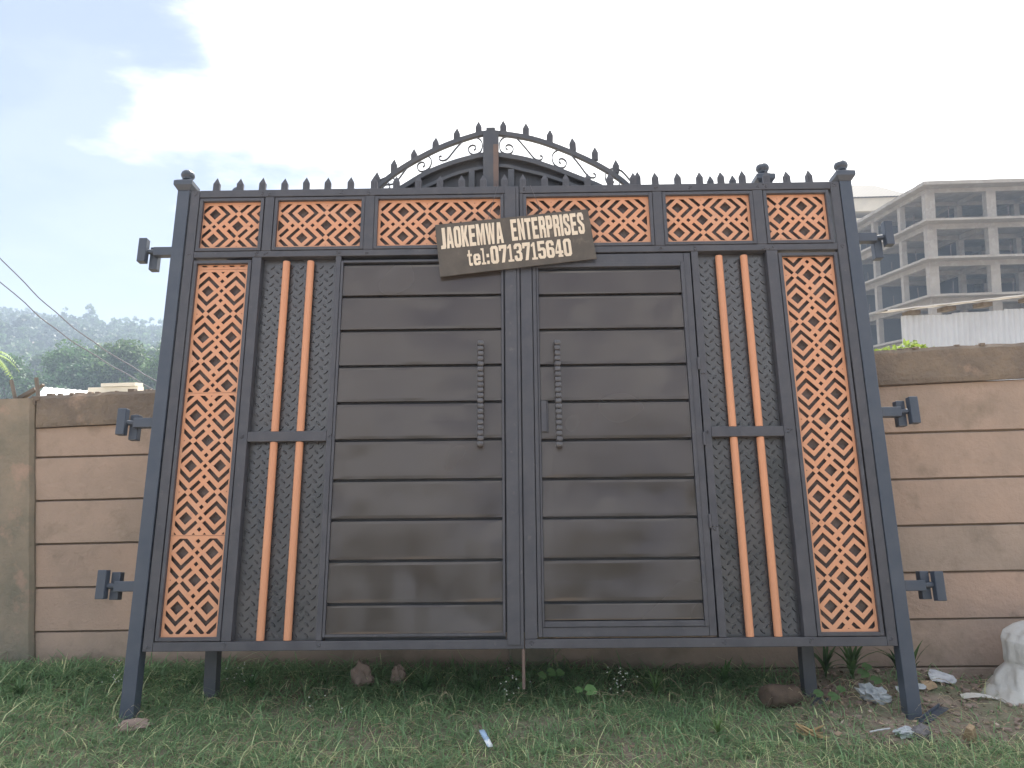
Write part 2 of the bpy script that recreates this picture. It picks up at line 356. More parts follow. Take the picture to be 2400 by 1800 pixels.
# coping: rough cast band with a wavy crumbling top
def coping(t0, t1, zb, zt):
    n = int((t1-t0)/.035); mb = MB(); rs = []
    for i in range(n+1):
        t = t0+(t1-t0)*i/n
        e = .008*noise.noise((t*2, 0, 0))+.007*noise.noise((t*9, 0, 3)); f = .006*noise.noise((t*4, 2, 0))
        T = zt(t)+e; B = zb(t)+.5*f
        rs.append([(t, -.022+f, B), (t, -.026+f, B+.03), (t, -.020+f*.6, B+(T-B)*.55), (t, -.016+f, T-.02+.004*noise.noise((t*22, 1, 1))), (t, .0, T), (t, .10, T+.004*noise.noise((t*15, 5, 5))), (t, .15, T-.03), (t, .15, B)])
    mb.rings(rs); return mb
coping(-3.12, 13.6, capz, topz).build('coping', 'coping', wall)
coping(-16.9, -3.125, lambda t: 1.66 if t < -3.43 else 1.80, lambda t: 1.845).build('coping', 'coping', wall)
crumb = MB()
for i in range(150):
    t = random.uniform(-4.3, 3.4); s = random.uniform(.005, .016 if t > -2.4 else .026); y = random.uniform(-.01, .12)
    z = (topz(t) if t > -3.12 else 1.84)+s*.2
    crumb.box(t-s, t+s*random.uniform(.6, 1.2), y-s, y+s, z-s*.7, z+s*.5)
o = crumb.build('coping_crumbs', 'coping', wall, bevel=.004); tag(o, kind='stuff')

# ------------------------------------------------------------------ copper lattice cut-outs
def clip(poly, x0, x1, y0, y1):
    def cut(P, ins, inter):
        out = []
        for i in range(len(P)):
            a, b = P[i-1], P[i]
            if ins(b):
                if not ins(a): out.append(inter(a, b))
                out.append(b)
            elif ins(a): out.append(inter(a, b))
        return out
    for ax, lim, sg in ((0, x0, 1), (0, x1, -1), (1, y0, 1), (1, y1, -1)):
        if not poly: return None
        ins = lambda p: (p[ax]-lim)*sg >= 0
        def inter(a, b):
            t = (lim-a[ax])/(b[ax]-a[ax]); return (a[0]+(b[0]-a[0])*t, a[1]+(b[1]-a[1])*t)
        poly = cut(poly, ins, inter)
    if len(poly) < 3: return None
    A = abs(sum(poly[i-1][0]*poly[i][1]-poly[i][0]*poly[i-1][1] for i in range(len(poly))))/2
    return poly if A > 1.2e-5 else None
def dia(cx, cy, r): return [(cx-r, cy), (cx, cy-r), (cx+r, cy), (cx, cy+r)]
def cell_holes():
    """holes of one period in units of the strip width, across = x, along = y (period .957)"""
    P = .948; a = .268; H = []
    for s in (-1, 1):
        H.append(dia(s*a, 0, .118))
        for u in (-1, 1):
            # V slot round the diamond: inner radius .215, outer .30
            ri, ro = .220, .314
            c = .140
            inn = -s   # direction to the strip centre
            # ends: on the centre side cut square, on the edge side the clip does it
            pts = [(s*a+inn*(ro+c)/2, u*(ro-c)/2), (s*a, u*ro), (s*a-inn*.187, u*(ro-.187)), (s*a-inn*.187, u*(ri-.187)), (s*a, u*ri), (s*a+inn*(ri+c)/2, u*(ri-c)/2)]
            H.append(pts)
    for y in (0, .2, -.2): H.append(dia(0, y, .046))
    H.append(dia(0, P/2, .118))
    h = .047
    for s in (-1, 1):
        nx_, ny_ = s*a, P/2
        for u in (-1, 1):
            for d in (-1, 1):
                L = .386 if d == -s else .60
                # bar along (d,u)
                s0, s1 = .07, L
                q = []
                for (l, w) in ((s0, -h), (s1, -h), (s1, h), (s0, h)):
                    q.append((nx_+d*(l+w)/2, ny_+u*(l-w)/2))
                H.append(q)
        H.append([(s*.44, P/2-.016), (s*.44, P/2+.016), (s*.42, P/2)])
    return H, P
HOLES, PER = cell_holes()
def screen(parent, x0, x1, v0, v1, along, c0, W, m0=False, m1=False, mid=None, y=.021, mtl='copper'):
    """along: 'v' (tall strip) or 'x' (lying strip); c0 = where a pair of side diamonds sits; m0/m1: plain margin at the ends"""
    mg = .048*W; side = .047*W
    if along == 'v':
        ctr = (x0+x1)/2 if mid is None else mid; rect = (x0+side, x1-side, v0+(mg if m0 else .0043), v1-(mg if m1 else .0037))
    else:
        ctr = (v0+v1)/2 if mid is None else mid; rect = (x0+(mg if m0 else .002), x1-(mg if m1 else .002), v0+side, v1-side)
    lo, hi = (v0, v1) if along == 'v' else (x0, x1)
    per = PER*W; k0 = int(math.floor((lo-c0)/per))-1; k1 = int(math.ceil((hi-c0)/per))+1
    polys = [[(x0, v0), (x1, v0), (x1, v1), (x0, v1)]]
    for k in range(k0, k1+1):
        for h in HOLES:
            P = [((ctr+p[0]*W, c0+k*per+p[1]*W) if along == 'v' else (c0+k*per+p[1]*W, ctr+p[0]*W)) for p in h]
            q = clip(P, *rect)
            if q: polys.append(q)
    ar = lambda P: abs(sum(P[i-1][0]*P[i][1]-P[i][0]*P[i-1][1] for i in range(len(P))))/2
    want = ar(polys[0])-sum(ar(p) for p in polys[1:])
    for att in range(8):
        o = filled('lattice_panel', polys, .003, mtl, parent, Matrix.Translation((0, y, 0)) @ VERT)
        got = sum(p.area for p in o.data.polygons if abs(p.normal.y) > .9)/2
        if abs(got-want) < .02*want: break
        bpy.data.objects.remove(o)
        polys = [polys[0]]+[[(q[0]+random.uniform(-1, 1)*2e-4, q[1]+random.uniform(-1, 1)*2e-4) for q in p] for p in polys[1:]]
    else: o = filled('lattice_panel', polys, .003, mtl, parent, Matrix.Translation((0, y, 0)) @ VERT); print('LATTICE BAD', got, want)
    return o

# ------------------------------------------------------------------ front gate
U = Vector((.99977, -.00998, -.01886)); Vv = Vector((.02049, .20148, .97928)); Vv = (Vv-U*Vv.dot(U)).normalized(); D = -U.cross(Vv)
def frame_matrix(O, U, V):
    D = -(U.cross(V)); m = Matrix((U, D, V)).transposed().to_4x4(); return Matrix.Translation(O) @ m
GM = frame_matrix(Vector((-.0097, 4.1286, .393)), U, Vv)
gate = empty('double_gate', GM)
tag(gate, 'large black steel double gate with copper lattice panels, the front one of the two gates', 'gate', 'steel gates leaning on the wall')

def cap_mesh(r=.042):
    mb = MB(); w0, w1 = .037, .058
    sq = lambda w, z: [(-w, -w, z), (w, -w, z), (w, w, z), (-w, w, z)]
    mb.rings([sq(w0, 0), sq(w1, .030), sq(w1, .058), sq(w1-.012, .070), sq(.026, .076)])
    mb.lathe([(.018, .072), (.020, .084), (.030, .090)] + [(r*math.sin(a), .122-r*.82*math.cos(a)) for a in [R(x) for x in (50, 70, 88, 90, 110, 130, 150, 168)]] + [(.006, .122+r*.86)], n=14)
    return mb.mesh('post_cap')
capm = cap_mesh()
def post(parent, p, q, w, d, name='gate_post', m='post'):
    """square tube from p to q (x,v); front face at y=-.006"""
    mb = MB(); (xa, va), (xb, vb) = p, q
    mb.rings([[(xa-w/2, -.006, va), (xa+w/2, -.006, va), (xa+w/2, d-.006, va), (xa-w/2, d-.006, va)], [(xb-w/2, -.006, vb), (xb+w/2, -.006, vb), (xb+w/2, d-.006, vb), (xb-w/2, d-.006, vb)]])
    return mb.build(name, m, parent, bevel=.004)
postL = post(gate, (-2.0455, -.375), (-2.0455, 2.713), .075, .075)
postR = post(gate, (2.0395, -.40), (2.0395, 2.713), .073, .075)
for pp, x in ((postL, -2.0455), (postR, 2.0395)):
    c = ob('post_cap', capm, 'post', pp); c.location = (x, .031, 2.713)
# hinge brackets: arm welded to the post, two short upright tubes
def bracket(pp, s, v, vi, vo, a=.2):
    mb = MB(); e = s*2.083 if s < 0 else 2.077
    x_in = s*(2.165+.0); 
    mb.box(min(e, e+s*.115), max(e, e+s*.115), .004, .052, v-.028, v+.028)
    for (c, cv, h, y0) in ((s*2.205, vi, .074, .034), (s*2.258, vo, .077, -.016)):
        mb.box(c-.0245, c+.0245, y0, y0+.048, cv-h, cv+h)
    # weld lump
    mb.tube([(e+s*.095, .03, v), (e+s*.16, .02, v+.004)], .017, 6)
    o = mb.build('hinge_bracket', 'post', pp, bevel=.004); return o
bracket(postL, -1, 2.312, 2.278, 2.315); bracket(postL, -1, 1.247, 1.226, 1.252); bracket(postL, -1, .338, .341, .349)
bracket(postR, 1, 2.342, 2.29, 2.36); bracket(postR, 1, 1.262, 1.258, 1.268); bracket(postR, 1, .306, .308, .303)
# feet: angle irons lying at the base of the legs
f = MB(); f.box(-.022, .028, .0, .24, 0, .006).box(-.022, -.016, 0, .24, .006, .022)
def foot(pp, loc, rot):
    o = f.build('foot_plate', 'post', pp, bevel=.002); o.location = loc; o.rotation_euler = rot; return o
foot(postR, (2.05, -.05, -.368), (R(12), R(4), R(-52)))

def leaf(parent, s, wicket):
    """s=-1 left leaf, s=+1 right leaf. v runs 0..2.712"""
    f = MB(); F0 = 0.0; T = .062
    X = lambda a, b: (min(s*a, s*b), max(s*a, s*b))
    def rail(xa, xb, va, vb, y0=0.0, y1=T):
        x0, x1 = min(xa, xb), max(xa, xb); f.box(x0, x1, y0, y1, va, vb)
    # outer tube frame
    rail(s*2.0, s*1.945, 0, 2.712)                          # outer stile
    xin = .036 if s > 0 else -.036
    cseam = .034                                            # seam between the leaves sits right of centre
    xi = cseam+.002 if s > 0 else cseam-.002
    rail(s*1.944, xi, 2.664, 2.712)                         # top rail
    rail(s*1.944, xi, 0, .048)                              # bottom rail
    rail(s*1.944, xi, 2.262, 2.302, .001)                   # middle rail
    # verticals
    cols_top = [(-1.536, -1.478), (-.918, -.856)] if s < 0 else [(.852, .912), (1.466, 1.528)]
    for a, b in cols_top: rail(a, b, 2.303, 2.663, .0015)
    if s < 0:
        rail(-1.586, -1.530, .049, 2.261, .0015); rail(-1.078, -1.046, .049, 2.261, .0015)
        rail(-.060, xi, .049, 2.261, .0015); rail(-.062, xi, 2.303, 2.663, .0015)
    else:
        rail(1.515, 1.582, .049, 2.261, .0015); rail(1.064, 1.105, .049, 2.261, .0015)
        rail(xi, .104, .049, 2.261, .0015); rail(xi, .058, 2.303, 2.663, .0015)
    # bar across the tread plate
    ta, tb = (-1.529, -1.079) if s < 0 else (1.106, 1.514)
    rail(ta, tb, 1.128, 1.186, .002, .050)
    fr = f.build('gate_leaf', 'frame', parent, bevel=.003)
    # glazing beads round every lattice panel and door opening
    bd = MB()
    def beads(x0, x1, v0, v1, w=.020, y=-.0035, d=.03):
        """bead frame whose OPENING is x0..x1, v0..v1"""
        bd.box(x0-w, x0, y, d, v0-w, v1+w); bd.box(x1, x1+w, y, d, v0-w, v1+w)
        bd.box(x0, x1, y+.0005, d, v1, v1+w); bd.box(x0, x1, y+.0005, d, v0-w, v0)
    tops = [(-1.917, -1.560), (-1.452, -.937), (-.834, -.082)] if s < 0 else [(.078, .829), (.932, 1.444), (1.549, 1.908)]
    for a, b in tops: beads(a, b, 2.324, 2.636)
    tall = (-1.917, -1.608) if s < 0 else (1.604, 1.914)
    beads(*tall, .072, 2.222)
    if s < 0: beads(-1.029, -.079, .080, 2.215, w=.014)
    bd.build('panel_bead', 'frame', fr, bevel=.002)
    # lattice panels
    W = .309
    if s < 0:
        phs = [(-1.845, False, False), (-1.299, False, False), (-.680, True, False)]
    else:
        phs = [(.377, False, True), (1.005, False, True), (1.764, False, True)]
    for (a, b), (c, m0, m1) in zip(tops, phs): screen(fr, a, b, 2.324, 2.636, 'x', c, W, m0, m1, mid=2.476)
    Wt = .309; sh = lambda v: v+.0045*(v-.2)
    if s < 0:
        for v0, v1, c, m0, m1 in ((.072, .606, sh(.222), True, True), (.608, 1.420, sh(.700), False, True), (1.422, 2.190, sh(1.753), False, True), (2.192, 2.221, 2.326, True, False)):
            screen(fr, tall[0], tall[1], v0, v1, 'v', c, Wt, m0, m1)
    else:
        screen(fr, tall[0], tall[1], .072, 2.222, 'v', .202, Wt, True, False)
    # backing sheets
    bk = MB()
    for a, b in tops: bk.box(a-.02, b+.02, .046, .050, 2.305, 2.66)
    bk.box(tall[0]-.02, tall[1]+.02, .046, .050, .05, 2.25)
    bk.build('backing_sheet', 'backing', fr)
    # tread plate
    tr = MB(); ta, tb = (-1.529, -1.079) if s < 0 else (1.106, 1.514)
    tr.box(ta, tb, .054, .057, .049, 2.261)
    def lug(cx, cv, sg):
        L, w, h = .018, .0060, .006; u = Vector((sg, 0, 1)).normalized(); n_ = Vector((1, 0, -sg)).normalized()
        prof = [(-1, 0), (-.6, .75), (0, 1), (.6, .75), (1, 0), (.6, -.75), (0, -1), (-.6, -.75)]
        b = len(tr.v); c = Vector((cx, .054, cv))
        for l, q in prof: tr.v.append(tuple(c+u*l*L+n_*q*w))
        for l, q in prof: tr.v.append(tuple(c+u*l*L*.6+n_*q*w*.45+Vector((0, -h, 0))))
        for k in range(8): tr.f.append((b+k, b+(k+1) % 8, b+8+(k+1) % 8, b+8+k))
        tr.f.append(tuple(b+8+k for k in range(8)))
    nxl = int((tb-ta)/.06)+1; nv = int(2.2/.0555)
    for i in range(nxl):
        for j in range(nv):
            cx = ta+.025+i*.06; cv = .075+j*.0555
            if cx < tb-.012: lug(cx, cv, -1)
            if cx+.03 < tb-.012: lug(cx+.03, cv+.0277, 1)
    tr.build('tread_plate', 'tread', fr)
    # copper tubes
    for xc in ((-1.382, -1.235) if s < 0 else (1.234, 1.384)):
        for v0, v1 in ((.050, 1.127), (1.187, 2.238)):
            t = MB(); t.tube([(xc, .026, v0), (xc, .026, v1)], .0215, 14)
            t.build('copper_tube', 'tube_copper', fr, smooth=False, bevel=.002)
    return fr
def welds(parent, pts):
    mb = MB()
    for (x, v) in pts:
        for k in range(5):
            cx, cv = x+random.uniform(-.012, .012), v+random.uniform(-.012, .012); r_ = random.uniform(.003, .007)
            mb.rings([[(cx+q*r_*math.cos(t), -.0008-h_, cv+q*r_*.8*math.sin(t)) for t in [2*math.pi*j/6 for j in range(6)]] for q, h_ in ((1, -.004), (1, 0), (.5, .0022))])
    o = mb.build('weld_beads', 'frame', parent, smooth=True); tag(o, kind='stuff'); return o
leafL = leaf(gate, -1, False); leafR = leaf(gate, 1, True)
welds(leafL, [(x, v) for x in (-1.97, -1.56, -1.06, -.03) for v in (.03, 1.157, 2.28, 2.69) if not (v == 1.157 and x in (-1.97, -.03))]+[(-1.507, 2.28), (-.887, 2.28), (-1.507, 2.68), (-.887, 2.68)])
welds(leafR, [(x, v) for x in (1.97, 1.548, 1.085, .07) for v in (.03, 1.157, 2.28, 2.69) if not (v == 1.157 and x in (1.97, .07))]+[(1.497, 2.28), (.882, 2.28), (1.497, 2.68), (.882, 2.68), (1.085, 1.5), (1.085, .62)])
# cover strip over the meeting stiles
cs = MB(); cs.box(-.055, .012, -.009, -.0015, .02, 2.70).box(.014, .030, -.006, -.0015, .02, 2.70)
cs.build('meeting_strip', 'frame', leafL, bevel=.002)
# slats
def slat(parent, x0, x1, v0, v1, lip=.016):
    n = 14; rows = [0, .08, .5, .93, 1]; mb = MB(); ph = random.uniform(0, 99)
    vt = v1-lip
    yb, yt = .004, .009
    V0 = len(mb.v)
    for r in rows:
        for i in range(n+1):
            x = x0+(x1-x0)*i/n
            edge = 0 if (i in (0, n) or r in (0, 1)) else 1
            y = yb+(yt-yb)*r - edge*(.0012+.0018*noise.noise((x*3.1, r*1.4+ph, 2)))
            mb.v.append((x, y, v0+(vt-v0)*r))
    for r in range(len(rows)-1):
        for i in range(n):
            a = r*(n+1)+i; mb.f.append((a, a+1, a+n+2, a+n+1))
    # folded lips back
    b = len(mb.v); mb.v += [(x0, .034, v0), (x1, .034, v0), (x0, .034, vt), (x1, .034, vt)]
    l = (len(rows)-1)*(n+1)
    mb.f.append(tuple([b, b+1]+[i for i in range(n, -1, -1)])); mb.f.append(tuple([l+i for i in range(n+1)]+[b+3, b+2]))
    mb.f.append((0, l, b+2, b)); mb.f.append((n, b+1, b+3, l+n))
    return mb.build('slat', 'slat', parent, smooth=False)
SL = [.080, .242, .468, .690, .908, 1.136, 1.354, 1.573, 1.792, 2.006, 2.2145]
for k in range(10): slat(leafL, -1.028, -.080, SL[k]+.001, SL[k+1])
bs = MB(); bs.box(-1.040, -.065, .036, .040, .049, 2.25); bs.build('slat_backing', 'dark', leafL)
# wicket door in the right leaf
wf = MB(); a, b, va, vb = .108, 1.056, .058, 2.252
wf.box(a, a+.023, .003, .044, va, vb).box(b-.040, b, .003, .044, va, vb).box(a+.024, b-.041, .0035, .044, vb-.058, vb).box(a+.024, b-.041, .0035, .044, va, va+.05)
wf.box(b-.062, b-.041, -.006, .03, va+.05, vb-.058).box(a+.024, a+.034, -.004, .03, va+.05, vb-.058)
wf.box(a+.035, b-.063, -.0045, .03, vb-.085, vb-.0585).box(a+.035, b-.063, -.0045, .03, va+.0505, va+.080)
wick = wf.build('wicket_door', 'frame', gate, bevel=.0025)
SR = [.143, .242, .469, .690, .906, 1.126, 1.349, 1.565, 1.783, 1.999, 2.162]
for k in range(10): slat(wick, a+.036, b-.064, SR[k]+.001, SR[k+1])
bs = MB(); bs.box(a+.02, b-.05, .036, .040, .10, 2.2); bs.build('slat_backing', 'dark', wick)
lp = MB(); lp.box(.146, .176, -.012, -.0065, 1.165, 1.345).box(.177, .184, -.009, -.004, 1.160, 1.345); lp.build('lock_plate', 'frame', wick, bevel=.002)
for vv in (1.52, 1.08, .62): 
    hb = MB(); hb.tube([(b+.004, -.004, vv), (b+.004, -.004, vv+.075)], .0085, 8); hb.build('door_hinge', 'frame', wick, bevel=.002)
# beaded pull handles
def handle(parent, x, v0, v1):
    mb = MB(); n = 20; st = (v1-v0)/n
    for k in range(n):
        c = v0+st*(k+.5); h = st*.47; w = .0180 if 0 < k < n-1 else .0195
        sq = lambda q, z: [(x+q*math.cos(R(45+90*j+8*(k % 2)))*1.28, -.034+q*math.sin(R(45+90*j+8*(k % 2)))*1.28, z) for j in range(4)]
        mb.rings([sq(w*.72, c-h), sq(w, c-h*.55), sq(w*1.04, c), sq(w, c+h*.55), sq(w*.72, c+h)])
    for v in (v0+.02, v1-.02): mb.box(x-.008, x+.008, -.022, .006, v-.008, v+.008)
    mb.box(x-.006, x+.006, -.038, -.028, v0+.01, v1-.01)
    return mb.build('pull_handle', 'handle', parent, bevel=.003)
handle(leafL, -.200, 1.078, 1.700); handle(wick, .243, 1.070, 1.698)
# drop bolt below the meeting stile
db = MB(); db.tube([(.028, .012, .05), (.028, .012, -.20)], .0085, 8); db.build('drop_bolt', 'rust', leafL)
# spikes
def spike_mesh(w=.0205, h=.092, hb=.050):
    mb = MB(); d = .0095
    sq = lambda a, b, z: [(-a, -b, z), (a, -b, z), (a, b, z), (-a, b, z)]
    mb.rings([sq(w, d, 0), sq(w, d, hb)], cap=False)
    i = len(mb.v); mb.v += sq(w, d, hb)+[(0, 0, h)]
    mb.f += [(i, i+1, i+4), (i+1, i+2, i+4), (i+2, i+3, i+4), (i+3, i, i+4)]
    mb.box(-.004, .004, -d-.0025, -d, 0.002, hb*.96)
    return mb.mesh('spike')
spm = spike_mesh()
SPX = [-1.851, -1.703, -1.564, -1.425, -1.290, -1.156, -1.012, -.866, -.728, -.592, -.457, -.321, -.186, -.056, .060, .195, .325, .460, .600, .741, .879, 1.018, 1.152, 1.285, 1.417, 1.565, 1.692, 1.828]
for i, x in enumerate(SPX):
    s_ = ob('spike', spm, 'frame', leafL if x < .03 else leafR); s_.location = (x, .02, 2.712)
    s_.rotation_euler = (R(random.uniform(-2, 2)), R(random.uniform(-2.2, 2.2)), R(random.uniform(-7, 7))); s_.scale = (1, 1, random.uniform(.95, 1.05))

# ------------------------------------------------------------------ rear gate with the arch
U2 = Vector((.99977, -.00998, -.01886)); V2 = Vector((.02008, .14125, .98977)); V2 = (V2-U2*V2.dot(U2)).normalized()
G2 = empty('arched_gate', frame_matrix(Vector((0, 4.35, 0)), U2, V2))
tag(G2, 'black gate with scrollwork arch on top, standing behind the copper latticed gate', 'gate', 'steel gates leaning on the wall')
p2L = post(G2, (-1.747, .02), (-1.775, 3.00), .07, .07, m='gate2'); p2R = post(G2, (1.607, -.03), (1.572, 3.105), .07, .07, m='gate2')
c = ob('post_cap', capm, 'gate2', p2R); c.location = (1.572, .03, 3.105)
c = ob('post_cap', capm, 'gate2', p2L); c.location = (-1.775, .03, 3.00); c.scale = (.95, .95, .95)
o = foot(p2R, (1.52, -.20, .0), (R(12), R(-4), R(-40))); o = foot(p2L, (-1.75, -.10, .02), (0, 0, R(30)))
fr = MB()
fr.bar((-1.74, .02, .45), (1.57, .02, .42), .05, .045); fr.bar((-1.74, .02, 2.99), (-.90, .02, 3.035), .05, .045); fr.bar((.70, .02, 3.04), (1.53, .02, 3.062), .05, .045)
fr.bar((-1.69, .019, .42), (-1.715, .019, 3.0), .05, .045); fr.bar((1.54, .019, .40), (1.515, .019, 3.06), .05, .045)
fr.bar((-.18, .018, .44), (-.18, .018, 3.0), .05, .045); fr.bar((.36, .017, .44), (.40, .017, 3.10), .05, .045); fr.bar((-.7, .017, .44), (-.7, .017, 3.02), .05, .045)
frame2 = fr.build('gate_frame', 'gate2', G2, bevel=.003)
# sheet infill up to the inner arch
inner = [(-.90, 3.00), (-.80, 3.075), (-.717, 3.124), (-.572, 3.215), (-.40, 3.286), (-.206, 3.336), (-.107, 3.334), (.073, 3.298), (.244, 3.236), (.414, 3.162), (.532, 3.108), (.66, 3.03)]
outer = [(-.955, 3.03), (-.905, 3.10), (-.85, 3.160), (-.745, 3.245), (-.625, 3.322), (-.488, 3.395), (-.349, 3.450), (-.21, 3.490), (-.106, 3.490), (.102, 3.450), (.291, 3.378), (.478, 3.285), (.612, 3.200), (.70, 3.125), (.76, 3.05)]
def smoothpts(P, n=4):
    out = []
    P = [Vector((a, b)) for a, b in P]
    for i in range(len(P)-1):
        p0 = P[max(i-1, 0)]; p1 = P[i]; p2 = P[i+1]; p3 = P[min(i+2, len(P)-1)]
        for k in range(n):
            t = k/n; out.append(.5*((2*p1)+(p2-p0)*t+(2*p0-5*p1+4*p2-p3)*t*t+(3*p1-p0-3*p2+p3)*t**3))
    out.append(P[-1]); return [(p.x, p.y) for p in out]
inn = smoothpts(inner); outr = smoothpts(outer)
def arcbar(P, w, d, y, name, parent, off=0):
    mb = MB(); rs = []
    for i, (x, v) in enumerate(P):
        a = Vector(P[max(i-1, 0)]); b = Vector(P[min(i+1, len(P)-1)]); t = (b-a).normalized(); n_ = Vector((-t.y, t.x))
        c = Vector((x, v))-n_*off; u = n_*w/2
        rs.append([(c.x-u.x, y, c.y-u.y), (c.x+u.x, y, c.y+u.y), (c.x+u.x, y+d, c.y+u.y), (c.x-u.x, y+d, c.y-u.y)])
    mb.rings(rs); return mb.build(name, 'gate2', parent, bevel=.002)
arcO = arcbar(outr, .030, .030, .004, 'outer_arch', G2)
arcI = arcbar(inn, .032, .040, -.002, 'inner_arch', G2)
inn2 = [(-.66, 3.08), (-.597, 3.115), (-.4, 3.205), (-.254, 3.243), (-.208, 3.25)]; inn3 = [(-.108, 3.262), (-.047, 3.258), (.03, 3.236), (.201, 3.187), (.37, 3.12), (.45, 3.08)]
arcbar(smoothpts(inn2), .022, .03, .006, 'arch_bead', arcI); arcbar(smoothpts(inn3), .022, .03, .006, 'arch_bead', arcI)
pl = [(-1.70, .45)]+[(1.52, .45), (1.51, 3.04)]+[(x, v-.005) for x, v in reversed(inn)]+[(-1.70, 2.98)]
sheet2 = filled('sheet_infill', [pl], .003, 'dark', G2, Matrix.Translation((0, .040, 0)) @ VERT)
mb = MB(); mb.box(-.208, -.108, -.012, .055, 2.4, 3.498).box(-.187, -.130, -.008, .05, 3.499, 3.522); ap = mb.build('arch_post', 'gate2', G2, bevel=.004)
mb = MB(); mb.box(-.142, -.109, -.0145, -.0122, 2.6, 3.40); mb.build('rusty_streak', 'rust', ap)
for x0, x1 in ((-.30, -.262), (-.05, -.01)):
    mb = MB(); mb.box(x0, x1, .0, .035, 2.9, 3.235); mb.build('arch_stile', 'gate2', arcI, bevel=.002)
# scrolls, flat bar bent on edge
def ribbon(P, parent):
    P = smoothpts(P, 4); mb = MB(); rs = []
    for i, (x, v) in enumerate(P):
        a = Vector(P[max(i-1, 0)]); b = Vector(P[min(i+1, len(P)-1)]); t = (b-a).normalized(); n_ = Vector((-t.y, t.x))*.0030
        rs.append([(x-n_.x, .006, v-n_.y), (x+n_.x, .006, v+n_.y), (x+n_.x, .022, v+n_.y), (x-n_.x, .022, v-n_.y)])
    mb.rings(rs); mb.build('scroll', 'gate2', parent)
SC = [[(-.051, 3.374), (-.062, 3.385), (-.059, 3.402), (-.039, 3.408), (-.019, 3.394), (-.016, 3.368), (-.034, 3.347), (-.064, 3.346), (-.094, 3.365), (-.103, 3.403), (-.097, 3.435), (-.076, 3.458), (-.046, 3.466), (-.011, 3.462), (.015, 3.445), (.066, 3.381), (.117, 3.313), (.147, 3.298), (.168, 3.305), (.17, 3.323), (.156, 3.329)],
      [(.288, 3.272), (.277, 3.285), (.28, 3.302), (.3, 3.305), (.32, 3.288), (.322, 3.263), (.305, 3.244), (.275, 3.246), (.245, 3.269), (.233, 3.308), (.24, 3.34), (.264, 3.362), (.294, 3.367), (.329, 3.355), (.354, 3.333), (.404, 3.265), (.453, 3.191), (.483, 3.172), (.504, 3.176), (.506, 3.194), (.492, 3.202)],
      [(-.267, 3.374), (-.256, 3.385), (-.258, 3.402), (-.278, 3.409), (-.299, 3.395), (-.301, 3.37), (-.284, 3.348), (-.254, 3.346), (-.224, 3.364), (-.213, 3.402), (-.219, 3.435), (-.241, 3.458), (-.271, 3.466), (-.306, 3.462), (-.332, 3.446), (-.384, 3.386), (-.435, 3.319), (-.465, 3.305), (-.487, 3.312), (-.489, 3.331), (-.474, 3.337)],
      [(-.594, 3.262), (-.583, 3.274), (-.586, 3.291), (-.606, 3.295), (-.626, 3.279), (-.628, 3.253), (-.611, 3.234), (-.581, 3.236), (-.551, 3.258), (-.538, 3.296), (-.546, 3.322), (-.569, 3.342), (-.599, 3.344), (-.634, 3.333), (-.66, 3.311), (-.71, 3.238), (-.76, 3.166), (-.79, 3.147), (-.812, 3.152), (-.814, 3.171), (-.799, 3.178)]]
for P in SC: ribbon(P, arcO)
ribbon([(x+.335, v-.135) for x, v in SC[1]], arcO); ribbon([(x-.22, v-.15) for x, v in SC[3]], arcO)
AS = [(-.887, 3.239), (-.779, 3.325), (-.649, 3.397), (-.515, 3.473), (-.378, 3.536), (-.237, 3.58), (-.077, 3.585), (.067, 3.564), (.22, 3.515), (.368, 3.456), (.507, 3.388), (.637, 3.299), (.773, 3.215)]
for x, v in AS:
    s_ = ob('spike', spm, 'gate2', arcO); s_.location = (x, .018, v-.096); s_.scale = (.98, 1, 1.03); s_.rotation_euler = (0, R(random.uniform(-3, 3)), R(random.uniform(-12, 12)))
for x in [-1.60+.138*k for k in range(5)]+[1.232, 1.373]:
    s_ = ob('spike', spm, 'gate2', frame2); s_.location = (x, .018, 3.042+(x+1.6)*.0165-(.03 if -1.7 < x < -1.1 else 0)); s_.scale = (.98, 1, .98); s_.rotation_euler = (0, 0, R(random.uniform(-10, 10)))

